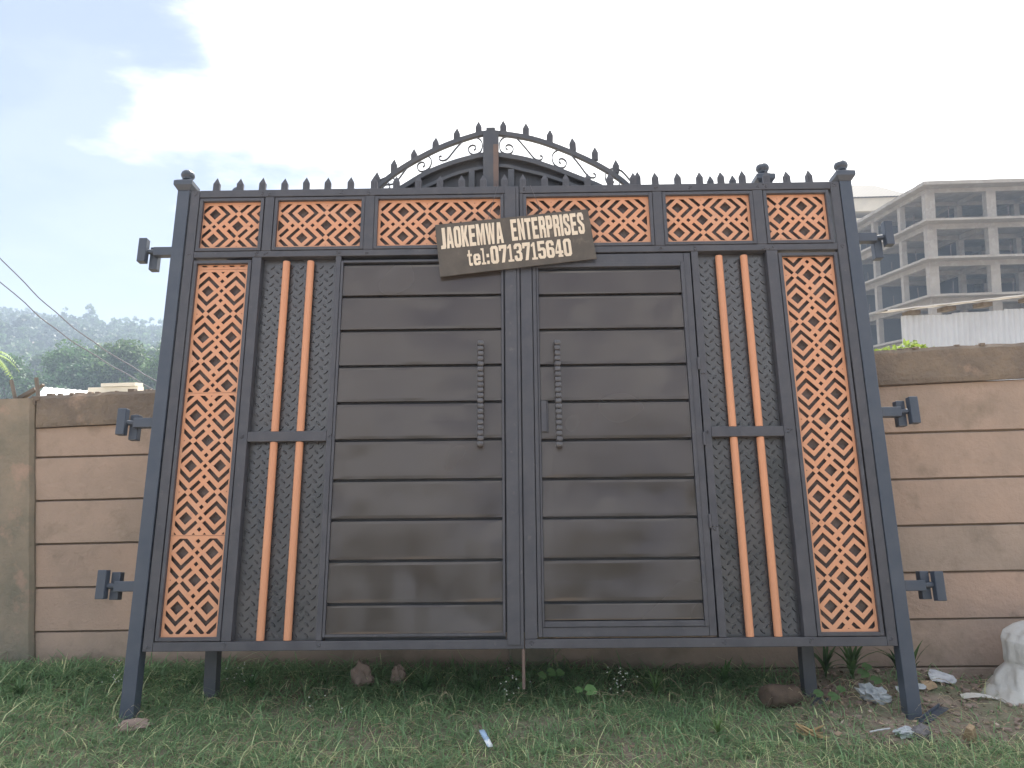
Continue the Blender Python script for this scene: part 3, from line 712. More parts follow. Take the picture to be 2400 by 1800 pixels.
# ------------------------------------------------------------------ painted sign board hanging on the gate
GL = {
'J': [[(.35,1),(1,1),(1,.12),(.85,0),(0,0),(0,.15),(.35,.18)]],
'A': [[(.26,1),(.74,1),(1,0),(.66,0),(.6,.2),(.4,.2),(.34,0),(0,0)],[(.43,.35),(.57,.35),(.5,.74)]],
'O': [[(.2,1),(.8,1),(1,.88),(1,.12),(.8,0),(.2,0),(0,.12),(0,.88)],[(.37,.8),(.37,.2),(.5,.14),(.63,.2),(.63,.8),(.5,.86)]],
'K': [[(0,0),(0,1),(.38,1),(.38,.62),(.62,1),(1,1),(.68,.53),(1,0),(.63,0),(.42,.38),(.38,.3),(.38,0)]],
'E': [[(0,0),(0,1),(.95,1),(.95,.83),(.4,.83),(.4,.6),(.85,.6),(.85,.43),(.4,.43),(.4,.17),(.95,.17),(.95,0)]],
'M': [[(0,0),(0,1),(.33,1),(.5,.5),(.67,1),(1,1),(1,0),(.74,0),(.74,.62),(.58,0),(.42,0),(.26,.62),(.26,0)]],
'W': [[(0,1),(.25,1),(.32,.4),(.4,1),(.6,1),(.68,.4),(.75,1),(1,1),(.82,0),(.6,0),(.5,.55),(.4,0),(.18,0)]],
'N': [[(0,0),(0,1),(.35,1),(.64,.45),(.64,1),(1,1),(1,0),(.66,0),(.36,.55),(.36,0)]],
'T': [[(0,1),(1,1),(1,.83),(.69,.83),(.69,0),(.31,0),(.31,.83),(0,.83)]],
'R': [[(0,0),(0,1),(.8,1),(1,.88),(1,.6),(.86,.5),(1,.4),(1,0),(.64,0),(.64,.38),(.4,.4),(.4,0)],[(.4,.83),(.4,.57),(.62,.6),(.62,.8)]],
'P': [[(0,0),(0,1),(.8,1),(1,.88),(1,.5),(.8,.38),(.4,.38),(.4,0)],[(.4,.83),(.62,.8),(.62,.57),(.4,.55)]],
'I': [[(0,0),(0,1),(1,1),(1,0)]],
'S': [[(.2,1),(.8,1),(1,.88),(1,.65),(.63,.65),(.63,.8),(.5,.85),(.37,.8),(.37,.68),(1,.42),(1,.12),(.8,0),(.2,0),(0,.12),(0,.35),(.37,.35),(.37,.2),(.5,.15),(.63,.2),(.63,.33),(0,.6),(0,.88)]],
't': [[(.25,.95),(.6,.95),(.6,.72),(.95,.72),(.95,.58),(.6,.58),(.6,.16),(.95,.18),(.95,0),(.4,0),(.25,.1),(.25,.58),(0,.58),(0,.7),(.25,.75)]],
'e': [[(.2,.7),(.8,.7),(1,.58),(1,.3),(.38,.3),(.38,.18),(.5,.13),(.64,.17),(.64,.24),(1,.24),(1,.1),(.8,0),(.2,0),(0,.12),(0,.58)],[(.38,.42),(.38,.54),(.5,.58),(.63,.54),(.63,.42)]],
'l': [[(0,1),(.68,1),(.68,.12),(1,.12),(1,0),(0,0),(0,.12),(.3,.12),(.3,.88),(0,.88)]],
':': [[(0,0),(1,0),(1,.2),(0,.2)],[(0,.42),(1,.42),(1,.62),(0,.62)]],
'7': [[(0,1),(1,1),(1,.85),(.62,0),(.22,0),(.6,.8),(.28,.8),(.28,.68),(0,.68)]],
'1': [[(0,.85),(.4,1),(.68,1),(.68,.12),(1,.12),(1,0),(0,0),(0,.12),(.3,.12),(.3,.8),(0,.74)]],
'3': [[(.2,1),(.8,1),(1,.88),(1,.62),(.85,.52),(1,.42),(1,.12),(.8,0),(.2,0),(0,.12),(0,.32),(.36,.32),(.36,.2),(.5,.14),(.64,.2),(.64,.4),(.5,.45),(.3,.45),(.3,.58),(.5,.58),(.64,.63),(.64,.8),(.5,.86),(.36,.8),(.36,.7),(0,.7),(0,.88)]],
'5': [[(0,1),(.92,1),(.92,.83),(.35,.83),(.35,.62),(.8,.62),(1,.5),(1,.12),(.8,0),(.2,0),(0,.12),(0,.3),(.36,.3),(.36,.18),(.5,.14),(.64,.18),(.64,.44),(.5,.49),(.36,.44),(0,.44)]],
'6': [[(.2,1),(.8,1),(1,.88),(1,.7),(.64,.7),(.64,.82),(.5,.86),(.37,.8),(.37,.6),(.8,.6),(1,.48),(1,.12),(.8,0),(.2,0),(0,.12),(0,.88)],[(.37,.45),(.37,.2),(.5,.14),(.63,.2),(.63,.42),(.5,.47)]],
'4': [[(.42,1),(.8,1),(.8,.36),(1,.36),(1,.2),(.8,.2),(.8,.12),(.95,.12),(.95,0),(.35,0),(.35,.12),(.45,.12),(.45,.2),(0,.2),(0,.36)],[(.45,.36),(.45,.74),(.2,.36)]],
}
GL['0'] = GL['O']
WD = {'M': 1.25, 'W': 1.4, 'I': .42, 't': .72, 'l': .62, ':': .36, '1': .72, 'J': .75, 'A': 1.05}
sign = empty('sign_board', GM @ Matrix.Translation((.0025, -.030, 2.318)) @ Matrix.Rotation(R(-5.45), 4, 'Y') @ Matrix.Rotation(R(1.5), 4, 'X'))
tag(sign, 'dark hand painted sign board reading JAOKEMWA ENTERPRISES hung crooked on the gate', 'sign')
bw, bh = .466, .168
edge = []
def wob(a, b, n, ph):
    for i in range(n):
        t = i/n; x = a[0]+(b[0]-a[0])*t; y = a[1]+(b[1]-a[1])*t
        e = .0025*noise.noise((x*9, y*9, ph)); edge.append((x+e, y+e*.8))
wob((-bw+.004, -bh-.002), (bw+.012, -bh+.012), 24, 1); wob((bw+.012, -bh+.012), (bw-.002, bh), 10, 2); wob((bw-.002, bh), (-bw, bh-.004), 24, 3); wob((-bw, bh-.004), (-bw+.004, -bh-.002), 10, 4)
brd = filled('board', [edge], .010, 'board', sign, VERT)
bv = brd.modifiers.new('bevel', 'BEVEL'); bv.width = .0015; bv.segments = 1; bv.limit_method = 'ANGLE'
def word(text, x0, x1, y, h, gap=.12, name='letter', parent=None):
    ws = [WD.get(c, 1.0) for c in text]; tot = sum(ws)+gap*(len(text)-1); u = (x1-x0)/tot; x = x0
    for c, w_ in zip(text, ws):
        j = [random.uniform(-.0012, .0012) for _ in range(3)]
        P = [[(x+p[0]*w_*u+.0007*noise.noise((x+p[0]*3, p[1]*5, 0)), y+j[0]+p[1]*(h+j[1])+.0009*noise.noise((x+p[0]*4, p[1]*4, 7))) for p in poly] for poly in GL[c]]
        for part in ([[p] for p in P] if c == ':' else [P]): filled('letter', part, .0012, 'letter', parent, Matrix.Translation((0, -.0062, 0)) @ VERT)
        x += (w_+gap)*u
word('JAOKEMWA', -.440, -.062, .004, .137, .11, parent=brd)
word('ENTERPRISES', -.012, .430, .010, .139, .13, parent=brd)
word('tel:', -.290, -.160, -.122, .105, .14, parent=brd)
word('0713715640', -.150, .336, -.122, .112, .09, parent=brd)
wr = MB()
def wire(a, b): wr.tube([a, tuple((Vector(a)+Vector(b))/2+Vector((0, -.004, -.006))), b], .0014, 5)
inv = sign.matrix_world.inverted() @ GM
def gl(x, y, v): return tuple(inv @ Vector((x, y, v)))
wire(gl(-.098, -.006, 2.712), (-.150, .003, bh-.012)); wire(gl(.104, -.006, 2.712), (.190, .003, bh-.01))
wr.build('hanging_wire', 'wire', sign)

# ------------------------------------------------------------------ leaf scatter helpers
def leaf_cards(C, n, size, rad, tint_lo, tint_hi, aspect=.5, up=0.0, shell=.5):
    """C list of (centre, (rx,ry,rz)) clumps; n cards each -> V,F,tint of quads (diamond leaf shape)"""
    Vs, Ts = [], []
    for (c, r) in C:
        d = rng.normal(size=(n, 3)); d /= np.linalg.norm(d, axis=1)[:, None]
        rr = (shell+(1-shell)*rng.random(n))[:, None]
        P = np.array(c)+d*rr*np.array(r)
        a = rng.normal(size=(n, 3)); a[:, 2] += up; a /= np.linalg.norm(a, axis=1)[:, None]
        b = np.cross(a, rng.normal(size=(n, 3))); b /= np.linalg.norm(b, axis=1)[:, None]
        s = size*(.6+.8*rng.random(n))[:, None]
        q = np.stack([P-a*s, P+b*s*aspect, P+a*s, P-b*s*aspect], 1)
        Vs.append(q.reshape(-1, 3)); k = rng.random(n)[:, None]
        Ts.append(np.array(tint_lo)*(1-k)+np.array(tint_hi)*k)
    V = np.concatenate(Vs); T = np.concatenate(Ts); F = np.arange(len(V)).reshape(-1, 4)
    return V, F, T
def tree(name, label, x, y, h, w, tone, ncl=16, per=90, size=.35, group=None, cat='tree', crown0=.35):
    z = gz(x, y)-.2; t = empty(name, loc=(x, y, z)); tag(t, label, cat, group)
    tr = MB(); lean = random.uniform(-.04, .04)*h
    tr.tube([(0, 0, 0), (lean*.3, 0, h*.3), (lean, .1, h*.62), (lean*1.1, 0, h*.9)], lambda q: .035*h*(1-.8*q)*.6, 8)
    cl_ = []
    for i in range(ncl):
        a = random.uniform(0, 6.28); q = random.random(); hz = h*(crown0+(1-crown0)*random.random()**.8); prof = math.sin(min(1, max(.12, (hz/h-crown0*.8)/(1-crown0*.8)))*math.pi*.86+.25)
        rr = w/2*prof*(.35+.65*q); c = (rr*math.cos(a)+lean*.6, rr*math.sin(a), hz*.93)
        s = w*random.uniform(.14, .26); cl_.append((c, (s, s, s*.72)))
        if i % 2 == 0:
            tr.tube([(lean*.5, 0, hz*.55), (c[0]*.5+lean*.3, c[1]*.5, hz*.74), c], lambda q: .008*h*(1-.7*q), 5)
    tr.build('trunk', 'bark', t)
    V, F, T = leaf_cards(cl_, per, size, 1, tuple(k*.6 for k in tone), tuple(k*1.5 for k in tone))
    ob('crown', fast_mesh('crown', V, F, T), 'treeleaf', t)
    return t

# ------------------------------------------------------------------ far forest on the hillside
Vs, Ts = [], []; cnt = 0; clumpn = 13
hx, hy = [], []
for _ in range(9000):
    y = random.uniform(150, 440)
    x = random.uniform(-.80*y-20, -.36*y+25)
    hx.append(x); hy.append(y)
    if len(hx) >= 2300: break
C_ = []; tones = []
for x, y in zip(hx, hy):
    z = hill(x, y); h = random.uniform(6, 13)*(1.25 if random.random() < .08 else 1); w = random.uniform(3.0, 6.0)
    patch = noise.noise((x*.02, y*.02, 4))
    tone = random.uniform(.6, 1.25)*(1+.6*patch)
    nb_ = 5 if y > 250 else 7
    for k in range(nb_):
        a = random.uniform(0, 6.28); q = random.random()
        c = (x+w*.36*math.cos(a)*q**.5, y+w*.36*math.sin(a)*q**.5, z+h*random.uniform(.35, .95)); s = w*random.uniform(.20, .32)
        C_.append((c, s, tone))
m_ = len(C_); per = 15
cen = np.array([c for c, s, t in C_]); sz = np.array([s for c, s, t in C_]); tn = np.array([t for c, s, t in C_])
d = rng.normal(size=(m_, per, 3)); d /= np.linalg.norm(d, axis=2)[..., None]
P = cen[:, None]+d*sz[:, None, None]*np.array([1, 1, .8])*(.6+.4*rng.random((m_, per, 1)))
a = rng.normal(size=P.shape); a /= np.linalg.norm(a, axis=2)[..., None]; b = np.cross(a, rng.normal(size=P.shape)); b /= np.linalg.norm(b, axis=2)[..., None]
s = (.42+.35*rng.random((m_, per, 1)))*np.clip(sz, .6, 2)[:, None, None]
q = np.stack([P-a*s, P+b*s*.7, P+a*s, P-b*s*.7], 2).reshape(-1, 3)
F = np.arange(len(q)).reshape(-1, 4); tt = (tn[:, None]*(.7+.6*rng.random((m_, per)))).reshape(-1, 1)*np.array([[1, 1.02, .9]])
fo = ob('forest', fast_mesh('forest', q, F, tt), 'treeleaf'); tag(fo, 'hazy eucalyptus forest covering the far hillside', kind='stuff')

# nearer trees standing beyond the left wall, each its own
for k, (x, y, h, w, tone, lab) in enumerate([
    (-74.0, 112, 13.5, 11, (.8, 1.0, .7), 'leftmost dense dark tree of the row beyond the wall'),
    (-68.0, 118, 16.5, 11, (1.0, 1.2, .8), 'tall loose-topped tree above the white roof'),
    (-61.5, 108, 12.0, 9, (.65, .85, .7), 'short dark bushy tree right of the tall loose-topped one'),
    (-57.0, 112, 15.5, 11, (.95, 1.0, .65), 'brownish domed tree crossed by the lower power line'),
    (-52.0, 118, 14.5, 9, (.9, 1.1, .75), 'pale green tree beneath the upper power line'),
    (-47.5, 112, 16.0, 11, (1.15, 1.3, .7), 'yellow-lit round tree touching the left gate post'),
    (-41.0, 112, 15.0, 11, (.8, 1.0, .7), 'dark tree hidden mostly behind the left gate post')]):
    tree('broadleaf_tree', lab, x, y, h-3.5, w, tone, 36, 300, .27, 'trees beyond the left wall', crown0=.18)
for k, (x, y, h, w) in enumerate([(-15, -15, 8.5, 8), (-6.5, -20, 10, 8), (3.0, -17, 7, 7), (10, -15, 10, 9), (19, -20, 11, 10)]):  # unseen trees, added to put dark blotches in the slat reflections
    tree('added_reflection_tree', ['leftmost', 'second', 'middle', 'fourth', 'rightmost'][k]+' added tree behind the camera, unseen, there to darken the slat reflections', x, y, h, w, (.9, 1, .7), 18, 90, .5, 'added trees behind the camera', crown0=.25)
# palm at the left border
pt = empty('palm_tree', loc=(-26.3, 38, gz(-26.3, 38))); tag(pt, 'yellow-green palm with drooping fronds at the left edge', 'palm')
mb = MB(); mb.tube([(0, 0, 0), (.1, 0, 3.2), (.05, 0, 5.7)], lambda q: .16-.05*q, 8); mb.build('trunk', 'bark', pt)
for k in range(13):
    a = 2*math.pi*k/13+.2; L = random.uniform(1.3, 1.9); mb = MB(); el = random.uniform(.5, 1.2)
    pts = [Vector((.05+math.cos(a)*L*t, math.sin(a)*L*t, 5.7+L*(el*t-1.25*t*t))) for t in [i/7 for i in range(8)]]
    for i in range(7):
        p, q_ = pts[i], pts[i+1]; tdir = (q_-p).normalized(); sd_ = tdir.cross(Vector((0, 0, 1))).normalized()
        for sgn in (-1, 1):
            for u in (0, .33, .66):
                pp = p.lerp(q_, u); l = .42*(1-.6*(i+u)/7); e = pp+sd_*sgn*l+tdir*l*.5-Vector((0, 0, l*.45))
                mb.poly([pp, pp+tdir*.07, e])
    me = mb.mesh('frond'); ca = me.color_attributes.new('tint', 'FLOAT_COLOR', 'CORNER'); ca.data.foreach_set('color', [2.6, 2.4, 1.0, 1]*len(me.loops))
    ob('frond', me, 'treeleaf', pt)

# low pale house half seen between those trees
hb = empty('village_house', loc=(-58, 128, gz(-58, 128)-1)); tag(hb, 'pale low house glimpsed between the trees under the power lines', 'house')
MB().box(-9, 9, 0, 7, 0, 4.2).build('wall', 'cream', hb)
mb = MB(); mb.rings([[(-9.6, -.6, 4.2), (9.6, -.6, 4.2), (9.6, 7.6, 4.2), (-9.6, 7.6, 4.2)], [(-9.4, 3.2, 6.2), (9.4, 3.2, 6.2), (9.4, 3.8, 6.2), (-9.4, 3.8, 6.2)]]); mb.build('roof', 'bright_iron', hb)
for x in (-6, -2.5, 1.5, 5): MB().box(x, x+1.3, -.05, .02, 1.4, 2.8).build('window', 'dark', hb)

# ------------------------------------------------------------------ things just behind the left wall
sh = empty('tin_roof_shed', loc=(-7.0, 12.0, 0)); tag(sh, 'shed with a bright white tin roof just beyond the left wall', 'shed')
MB().box(-.35, 2.0, .15, 2.0, 0, 2.1).build('wall', 'timber', sh)
mb = MB(); n = 60
for i in range(n+1):
    x = -.45+2.55*i/n; z = 2.385-.115*(x+.45)/1.0*1.0 if x < 5 else 2; w_ = .008*math.sin(i*2.1)
    zf = 2.535-.095*(x+.45); mb.v += [(x*.85, -.1, 2.22-.06*(x+.45)+w_), (x*.85-1.35, 2.3, zf+w_)]
for i in range(n): mb.f.append((2*i, 2*i+2, 2*i+3, 2*i+1))
mb.build('tin_roof', 'bright_iron', sh)
pb = empty('block_parapet', loc=(-6.45, 12.6, 0)); tag(pb, 'low pale block parapet right of the white tin roof', 'wall')
MB().box(-.52, .3, 0, .2, 0, 2.39).build('wall', 'cream', pb); MB().box(-.28, .28, -.05, .22, 2.395, 2.45).build('coping', 'cream', pb)
def stake(label, pts, r):
    t = MB().tube(pts, r, 6).build('wooden_stake', 'timber'); tag(t, label, 'stake', 'stakes poking above the left wall'); return t
stake('thin leaning stake at the far left above the wall', [(-3.27, 5.12, 0), (-3.285, 5.12, 1.7), (-3.345, 5.12, 1.975)], .013)
stake('upright dark stake beside the tin roof', [(-3.15, 5.1, 0), (-3.145, 5.1, 1.8), (-3.165, 5.1, 1.985)], .014)
mb = MB(); mb.bar((-3.34, 5.16, 1.84), (-3.19, 5.14, 1.912), .022, .04); o = mb.build('timber_plank', 'timber'); tag(o, 'weathered grey plank sloping between the two stakes', 'plank')
mb = MB(); mb.bar((-3.30, 5.2, 1.86), (-3.18, 5.2, 1.945), .012, .03); o = mb.build('timber_plank', 'timber'); tag(o, 'thinner plank behind the sloping grey one', 'plank')

# power lines
def cable(label, P):
    P = smoothpts(P, 5); t = MB().tube([(x, 15+(x+8)*.0, z+.012*math.sin(x*9)) for x, z in P], .012, 5, cap=True); o = t.build('power_line', 'wire'); tag(o, label, 'cable', 'power lines'); return o
cable('upper power line slanting down toward the left gate post', [(-16, 11.5), (-12.5, 7.75), (-10.03, 5.16), (-9.1, 4.2), (-8.18, 3.43), (-6.97, 2.64), (-6.2, 2.2)])
cable('lower power line slanting down to the wall top', [(-16, 9.8), (-12.5, 6.8), (-10.03, 4.69), (-9.09, 3.84), (-8.31, 3.27), (-7.1, 2.52), (-6.5, 2.2)])
ul = empty('utility_pole', loc=(-16, 15, 0)); tag(ul, 'wooden utility pole carrying the power lines beyond the left frame edge', 'pole')
MB().tube([(0, 0, 0), (0, 0, 12)], .13, 10).build('pole', 'timber', ul); MB().box(-.6, .6, -.06, .06, 11.1, 11.25).build('crossarm', 'timber', ul)

# ------------------------------------------------------------------ unfinished concrete frame building
cb = empty('concrete_frame_building', loc=(36.95, 67.0, 0)); tag(cb, 'unfinished grey concrete frame building with open floors behind the right wall', 'building')
Ls = 26.0; Dp = 20.0
ZT = [21.95, 18.62, 15.24, 11.90, 8.52, 5.14, 1.76]
for k, z in enumerate(ZT):
    mb = MB(); n = 40
    th = .20 if k else .30
    # slab with slightly uneven edge
    e = [(Ls*i/n, random.uniform(-.05, .05)) for i in range(n+1)]; l = [(random.uniform(-.05, .05), Dp*i/n) for i in range(n, 0, -1)]
    ring = [(x, y) for x, y in e]+[(Ls, Dp)]+l
    mb.rings([[(x, y, z-th) for x, y in ring], [(x, y, z) for x, y in ring]]); mb.build('floor_slab', 'grey_concrete', cb)
    bm_ = MB(); bt = z-th-.002; bb_ = z-.66; YB = (1.36, 5.9, 11.3, 16.4)
    for yy in YB: bm_.box(.84, Ls-.1, yy, yy+.35, bb_, bt)
    for xx in (.85, 6.35, 11.85, 17.35, 22.85):
        for y0, y1 in ((1.711, 5.899), (6.251, 11.299), (11.651, 16.399), (16.751, 19.4)): bm_.box(xx, xx+.35, y0, y1, bb_+.01, bt-.001)
    bm_.build('beam', 'grey_concrete', cb)
for k in range(len(ZT)-1):
    zt_, zb_ = ZT[k]-.662, ZT[k+1]
    colm = MB().box(0, .86, 0, .62, zb_, zt_).mesh('column'); coln = MB().box(0, .5, 0, .5, zb_, zt_).mesh('column')
    for xx in (.76, 6.26, 11.76, 17.26, 22.76):
        for yy in (1.28, 5.85, 11.25, 16.3):
            o = ob('column', colm if yy < 2 else coln, 'grey_concrete', cb); o.location = (xx, yy, 0)
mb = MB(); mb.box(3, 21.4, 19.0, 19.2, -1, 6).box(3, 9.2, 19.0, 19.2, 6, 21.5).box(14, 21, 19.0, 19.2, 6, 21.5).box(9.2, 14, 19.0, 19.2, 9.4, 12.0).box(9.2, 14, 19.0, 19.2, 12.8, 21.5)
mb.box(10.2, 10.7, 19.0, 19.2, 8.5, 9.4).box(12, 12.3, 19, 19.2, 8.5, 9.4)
mb.build('shade_dark_rear_wall', 'dark', cb)  # dark colour stands in for the shade deep inside the floors
MB().box(1.3, 11.2, 12.0, 12.18, -1, 21).build('shade_partition', 'dark', cb); MB().box(17.9, 25, 12.0, 12.18, -1, 21).build('shade_partition', 'dark', cb); MB().box(12.3, 17.2, 12.0, 12.18, -1, 8.4).build('shade_partition', 'dark', cb); MB().box(12.3, 17.2, 12.0, 12.18, 12.2, 21).build('shade_partition', 'dark', cb); MB().box(7.0, 7.2, 7.0, 11.2, -1, 21).build('shade_partition', 'dark', cb)  # dark sheets added across the bays to paint shade into the openings
mb = MB()
for k, z in enumerate(ZT[1:4]):
    for x in (2.2, 7.5, 12.6): mb.tube([(x, .3, z), (x+.03, .3, z+1.1)], .025, 4)
    for y in (2.5, 7, 12): mb.tube([(.3, y, z), (.3, y+.05, z+1.0)], .025, 4)
o = mb.build('rebar', 'rust', cb); tag(o, kind='stuff')

hs = empty('tiled_roof_house', loc=(44, 95, 0)); tag(hs, 'tall cream house with a ribbed tile roof behind the concrete building', 'house')
MB().box(-11, 5.2, .6, 13, -1, 26.2).build('wall', 'cream', hs)
MB().box(-12, 6.0, -.05, 13.6, 26.9, 28.55).build('fascia', 'cream', hs)
mb = MB(); mb.rings([[(-12.6, -.5, 28.6), (6.5, -.5, 28.6), (6.5, 14, 28.6), (-12.6, 14, 28.6)], [(-12.2, 6.6, 32.2), (5.2, 6.6, 32.2), (5.2, 6.9, 32.2), (-12.2, 6.9, 32.2)]]); mb.build('roof', 'tile', hs)
for z in (23.6, 20.0, 16.4):
    for x in (-9, -5.4, -1.8, 1.8): MB().box(x, x+1.6, .5, .58, z, z+1.7).build('window', 'dark', hs)

# ------------------------------------------------------------------ corrugated shed behind the right wall
cs_ = empty('corrugated_fence', loc=(4.6, 9.0, 0)); tag(cs_, 'white corrugated iron hoarding with a tin cover strip behind the right end of the wall', 'fence')
x = 0.0; k = 0
tops_ = [2.715, 2.735, 2.76, 2.785, 2.81, 2.83, 2.85]
while x < 4.3:
    w_ = .62; mb = MB(); n = 46; zt = tops_[min(k, 6)]
    for i in range(n+1):
        xx = x+w_*i/n; yy = .011*math.sin(2*math.pi*(xx)/.066)+(.004 if k % 2 else 0)
        mb.v += [(xx, yy, 0), (xx, yy, zt+.012*noise.noise((xx*3, 0, 0))+.008*i/n)]
    for i in range(n): mb.f.append((2*i, 2*i+2, 2*i+3, 2*i+1))
    mb.build('iron_sheet', 'white_iron', cs_, smooth=True); x += w_-.01; k += 1
mb = MB()
for i in range(61):
    xx = -.22+4.8*i/60; yy0, yy1 = -.14, .20; z = 2.775+(xx+.22)*.083; wv = .008*math.sin(i*1.9)
    mb.v += [(xx, yy0, z+wv*.3), (xx, yy1, z+.012+wv*.3), (xx, yy0, z-.012+wv*.3), (xx, yy1, z+.0+wv*.3)]
for i in range(60):
    a = 4*i; mb.f += [(a, a+4, a+5, a+1), (a+2, a+3, a+7, a+6), (a, a+2, a+6, a+4)]
mb.build('roof_sheet', 'bright_iron', cs_)
for xx in (.10, .52, .95, 1.5, 2.1, 2.8):
    z = 2.762+(xx+.22)*.083; MB().box(xx, xx+.11, -.05, .16, z-.06, z-.014).build('rafter', 'timber', cs_)
MB().box(.05, 4.2, .05, .10, 2.3, 2.36).build('fence_rail', 'timber', cs_)

# bush behind the right wall
def bush(name, label, x, y, z0, ctr, rad, n, size, lo, hi, stems=5):
    t = empty(name, loc=(x, y, gz(x, y))); tag(t, label, 'bush')
    mb = MB()
    for k in range(stems):
        a = random.uniform(0, 6.28); mb.tube([(0, 0, 0), (.1*math.cos(a), .1*math.sin(a), z0*.6), (rad[0]*.6*math.cos(a), rad[1]*.6*math.sin(a), z0)], lambda q: .018*(1-.6*q), 5)
    mb.build('stem', 'bark', t)
    V, F, T = leaf_cards(ctr, n, size, 1, lo, hi, .55, shell=.3)
    ob('foliage', fast_mesh('foliage', V, F, T), 'leaf', t); return t
bush('leafy_bush', 'sunlit yellow-green bush showing above the right wall', 3.06, 5.9, 1.85, [((-.02+.14*i*1.1-.14, 0, 2.03+.03*math.sin(i*2)), (.12, .16, .09)) for i in range(3)]+[((.30, 0, 2.02), (.10, .1, .03))], (.3, .2, .1), 260, .028, (2.2, 1.7, .7), (3.4, 2.6, 1.3))

# ------------------------------------------------------------------ grass and weeds in front of the wall
def in_wall(x, y): return y > 4.79-.061*x
gr_pts = []
def density(x, y):
    if in_wall(x, y): return 0
    d = 1.0
    soil = sstep(1.15, 1.75, x+.22*noise.noise((x*2, y*2, 2)))*sstep(3.62, 3.85, y+.10*noise.noise((x*3, y*2, 8)))
    d *= 1-.93*soil
    n_ = noise.noise((x*1.9, y*2.6, 11))
    d *= .62+.55*n_+.2
    if x > 2.0 and y > 4.45: d = max(d, .1)
    return max(0, d)
NB = 48000; k = 0
while len(gr_pts) < NB and k < 400000:
    k += 1; x = random.uniform(-3.4, 3.3); y = random.uniform(3.05, 4.98)
    if random.random() < density(x, y): gr_pts.append((x, y))
n = len(gr_pts); P = np.array([(x, y, gz(x, y)-.004) for x, y in gr_pts])
nearwall = np.clip((P[:, 1]-4.0)/.8, 0, 1)
clump = np.array([noise.noise((x*3.3, y*3.3, 21)) for x, y in gr_pts])
L = (.030+.05*rng.random(n)**1.6+.035*nearwall+.03*np.clip(clump, 0, 1))*(1+.9*(rng.random(n) < .05))
ang = rng.random(n)*2*np.pi; bend = .7+1.5*rng.random(n)
dirx = np.cos(ang); diry = np.sin(ang); w = (.0016+.0022*rng.random(n))*(1+.6*nearwall)
t1, t2, t3 = .4, .75, 1.0
def pos(t): return P+np.stack([dirx*L*bend*t*t, diry*L*bend*t*t, L*(t*.95-.24*bend*t*t)], 1)
side = np.stack([-diry, dirx, np.zeros(n)], 1)
# turn blades partly towards the viewer
side = side+np.array([[.5, 0, 0]]); side /= np.linalg.norm(side, axis=1)[:, None]
v0 = P-side*w[:, None]; v1 = P+side*w[:, None]; v2 = pos(t1)+side*w[:, None]*.9; v3 = pos(t1)-side*w[:, None]*.9
v4 = pos(t2)+side*w[:, None]*.6; v5 = pos(t2)-side*w[:, None]*.6; v6 = pos(t3)+side*w[:, None]*.08; v7 = pos(t3)-side*w[:, None]*.08
V = np.stack([v0, v1, v2, v3, v4, v5, v6, v7], 1).reshape(-1, 3); b = np.arange(n)[:, None]*8
F = np.concatenate([b+np.array([[0, 1, 2, 3]]), b+np.array([[3, 2, 4, 5]]), b+np.array([[5, 4, 6, 7]])], 1).reshape(-1, 4)
dry = rng.random(n) < (.10+.12*(P[:, 1] < 3.7))
tint = np.where(dry[:, None], np.array([[2.9, 1.9, 2.2]]), np.array([[1, 1, 1]]))*(.8+.75*rng.random((n, 1)))*np.array([[1.05, 1, .9]])
T = np.repeat(tint, 3, 0)
gr = ob('grass', fast_mesh('grass', V, F, T), 'grass'); tag(gr, 'rough green grass with dry straw in front of the wall', kind='stuff')

# long dry stalks tangled through the grass
n = 520; sx = -2.9+5.6*rng.random(n); sy = 3.2+1.25*rng.random(n)
Vs = []
for x, y in zip(sx, sy):
    a = random.uniform(0, 6.28); L_ = random.uniform(.06, .17); h_ = random.uniform(.02, .09); k_ = random.uniform(-2.5, 2.5); z0 = gz(x, y); w_ = random.uniform(.0010, .0018); ppts = []
    for i in range(6):
        q = i/5; ppts.append(Vector((x+L_*q*math.cos(a+k_*q*.4), y+L_*q*math.sin(a+k_*q*.4)*.7, z0+.02+h_*math.sin(q*2.6)+.02*noise.noise((x*9+q*3, y, 1)))))
    for i in range(5):
        for sg in (0,):
            p, q2 = ppts[i], ppts[i+1]; up_ = Vector((0, -.5, 1))*w_
            Vs += [p-up_, q2-up_*.9, q2+up_*.9, p+up_]
Vs = np.array([tuple(v) for v in Vs]); F = np.arange(len(Vs)).reshape(-1, 4); T = np.repeat((.9+.8*rng.random((n, 1)))*np.array([[1.5, 1.6, 1.5]]), 5, 0)
ds = ob('dry_stalks', fast_mesh('dry_stalks', Vs, F, T), 'litter'); tag(ds, 'long pale dry stalks tangled in the grass', kind='stuff')

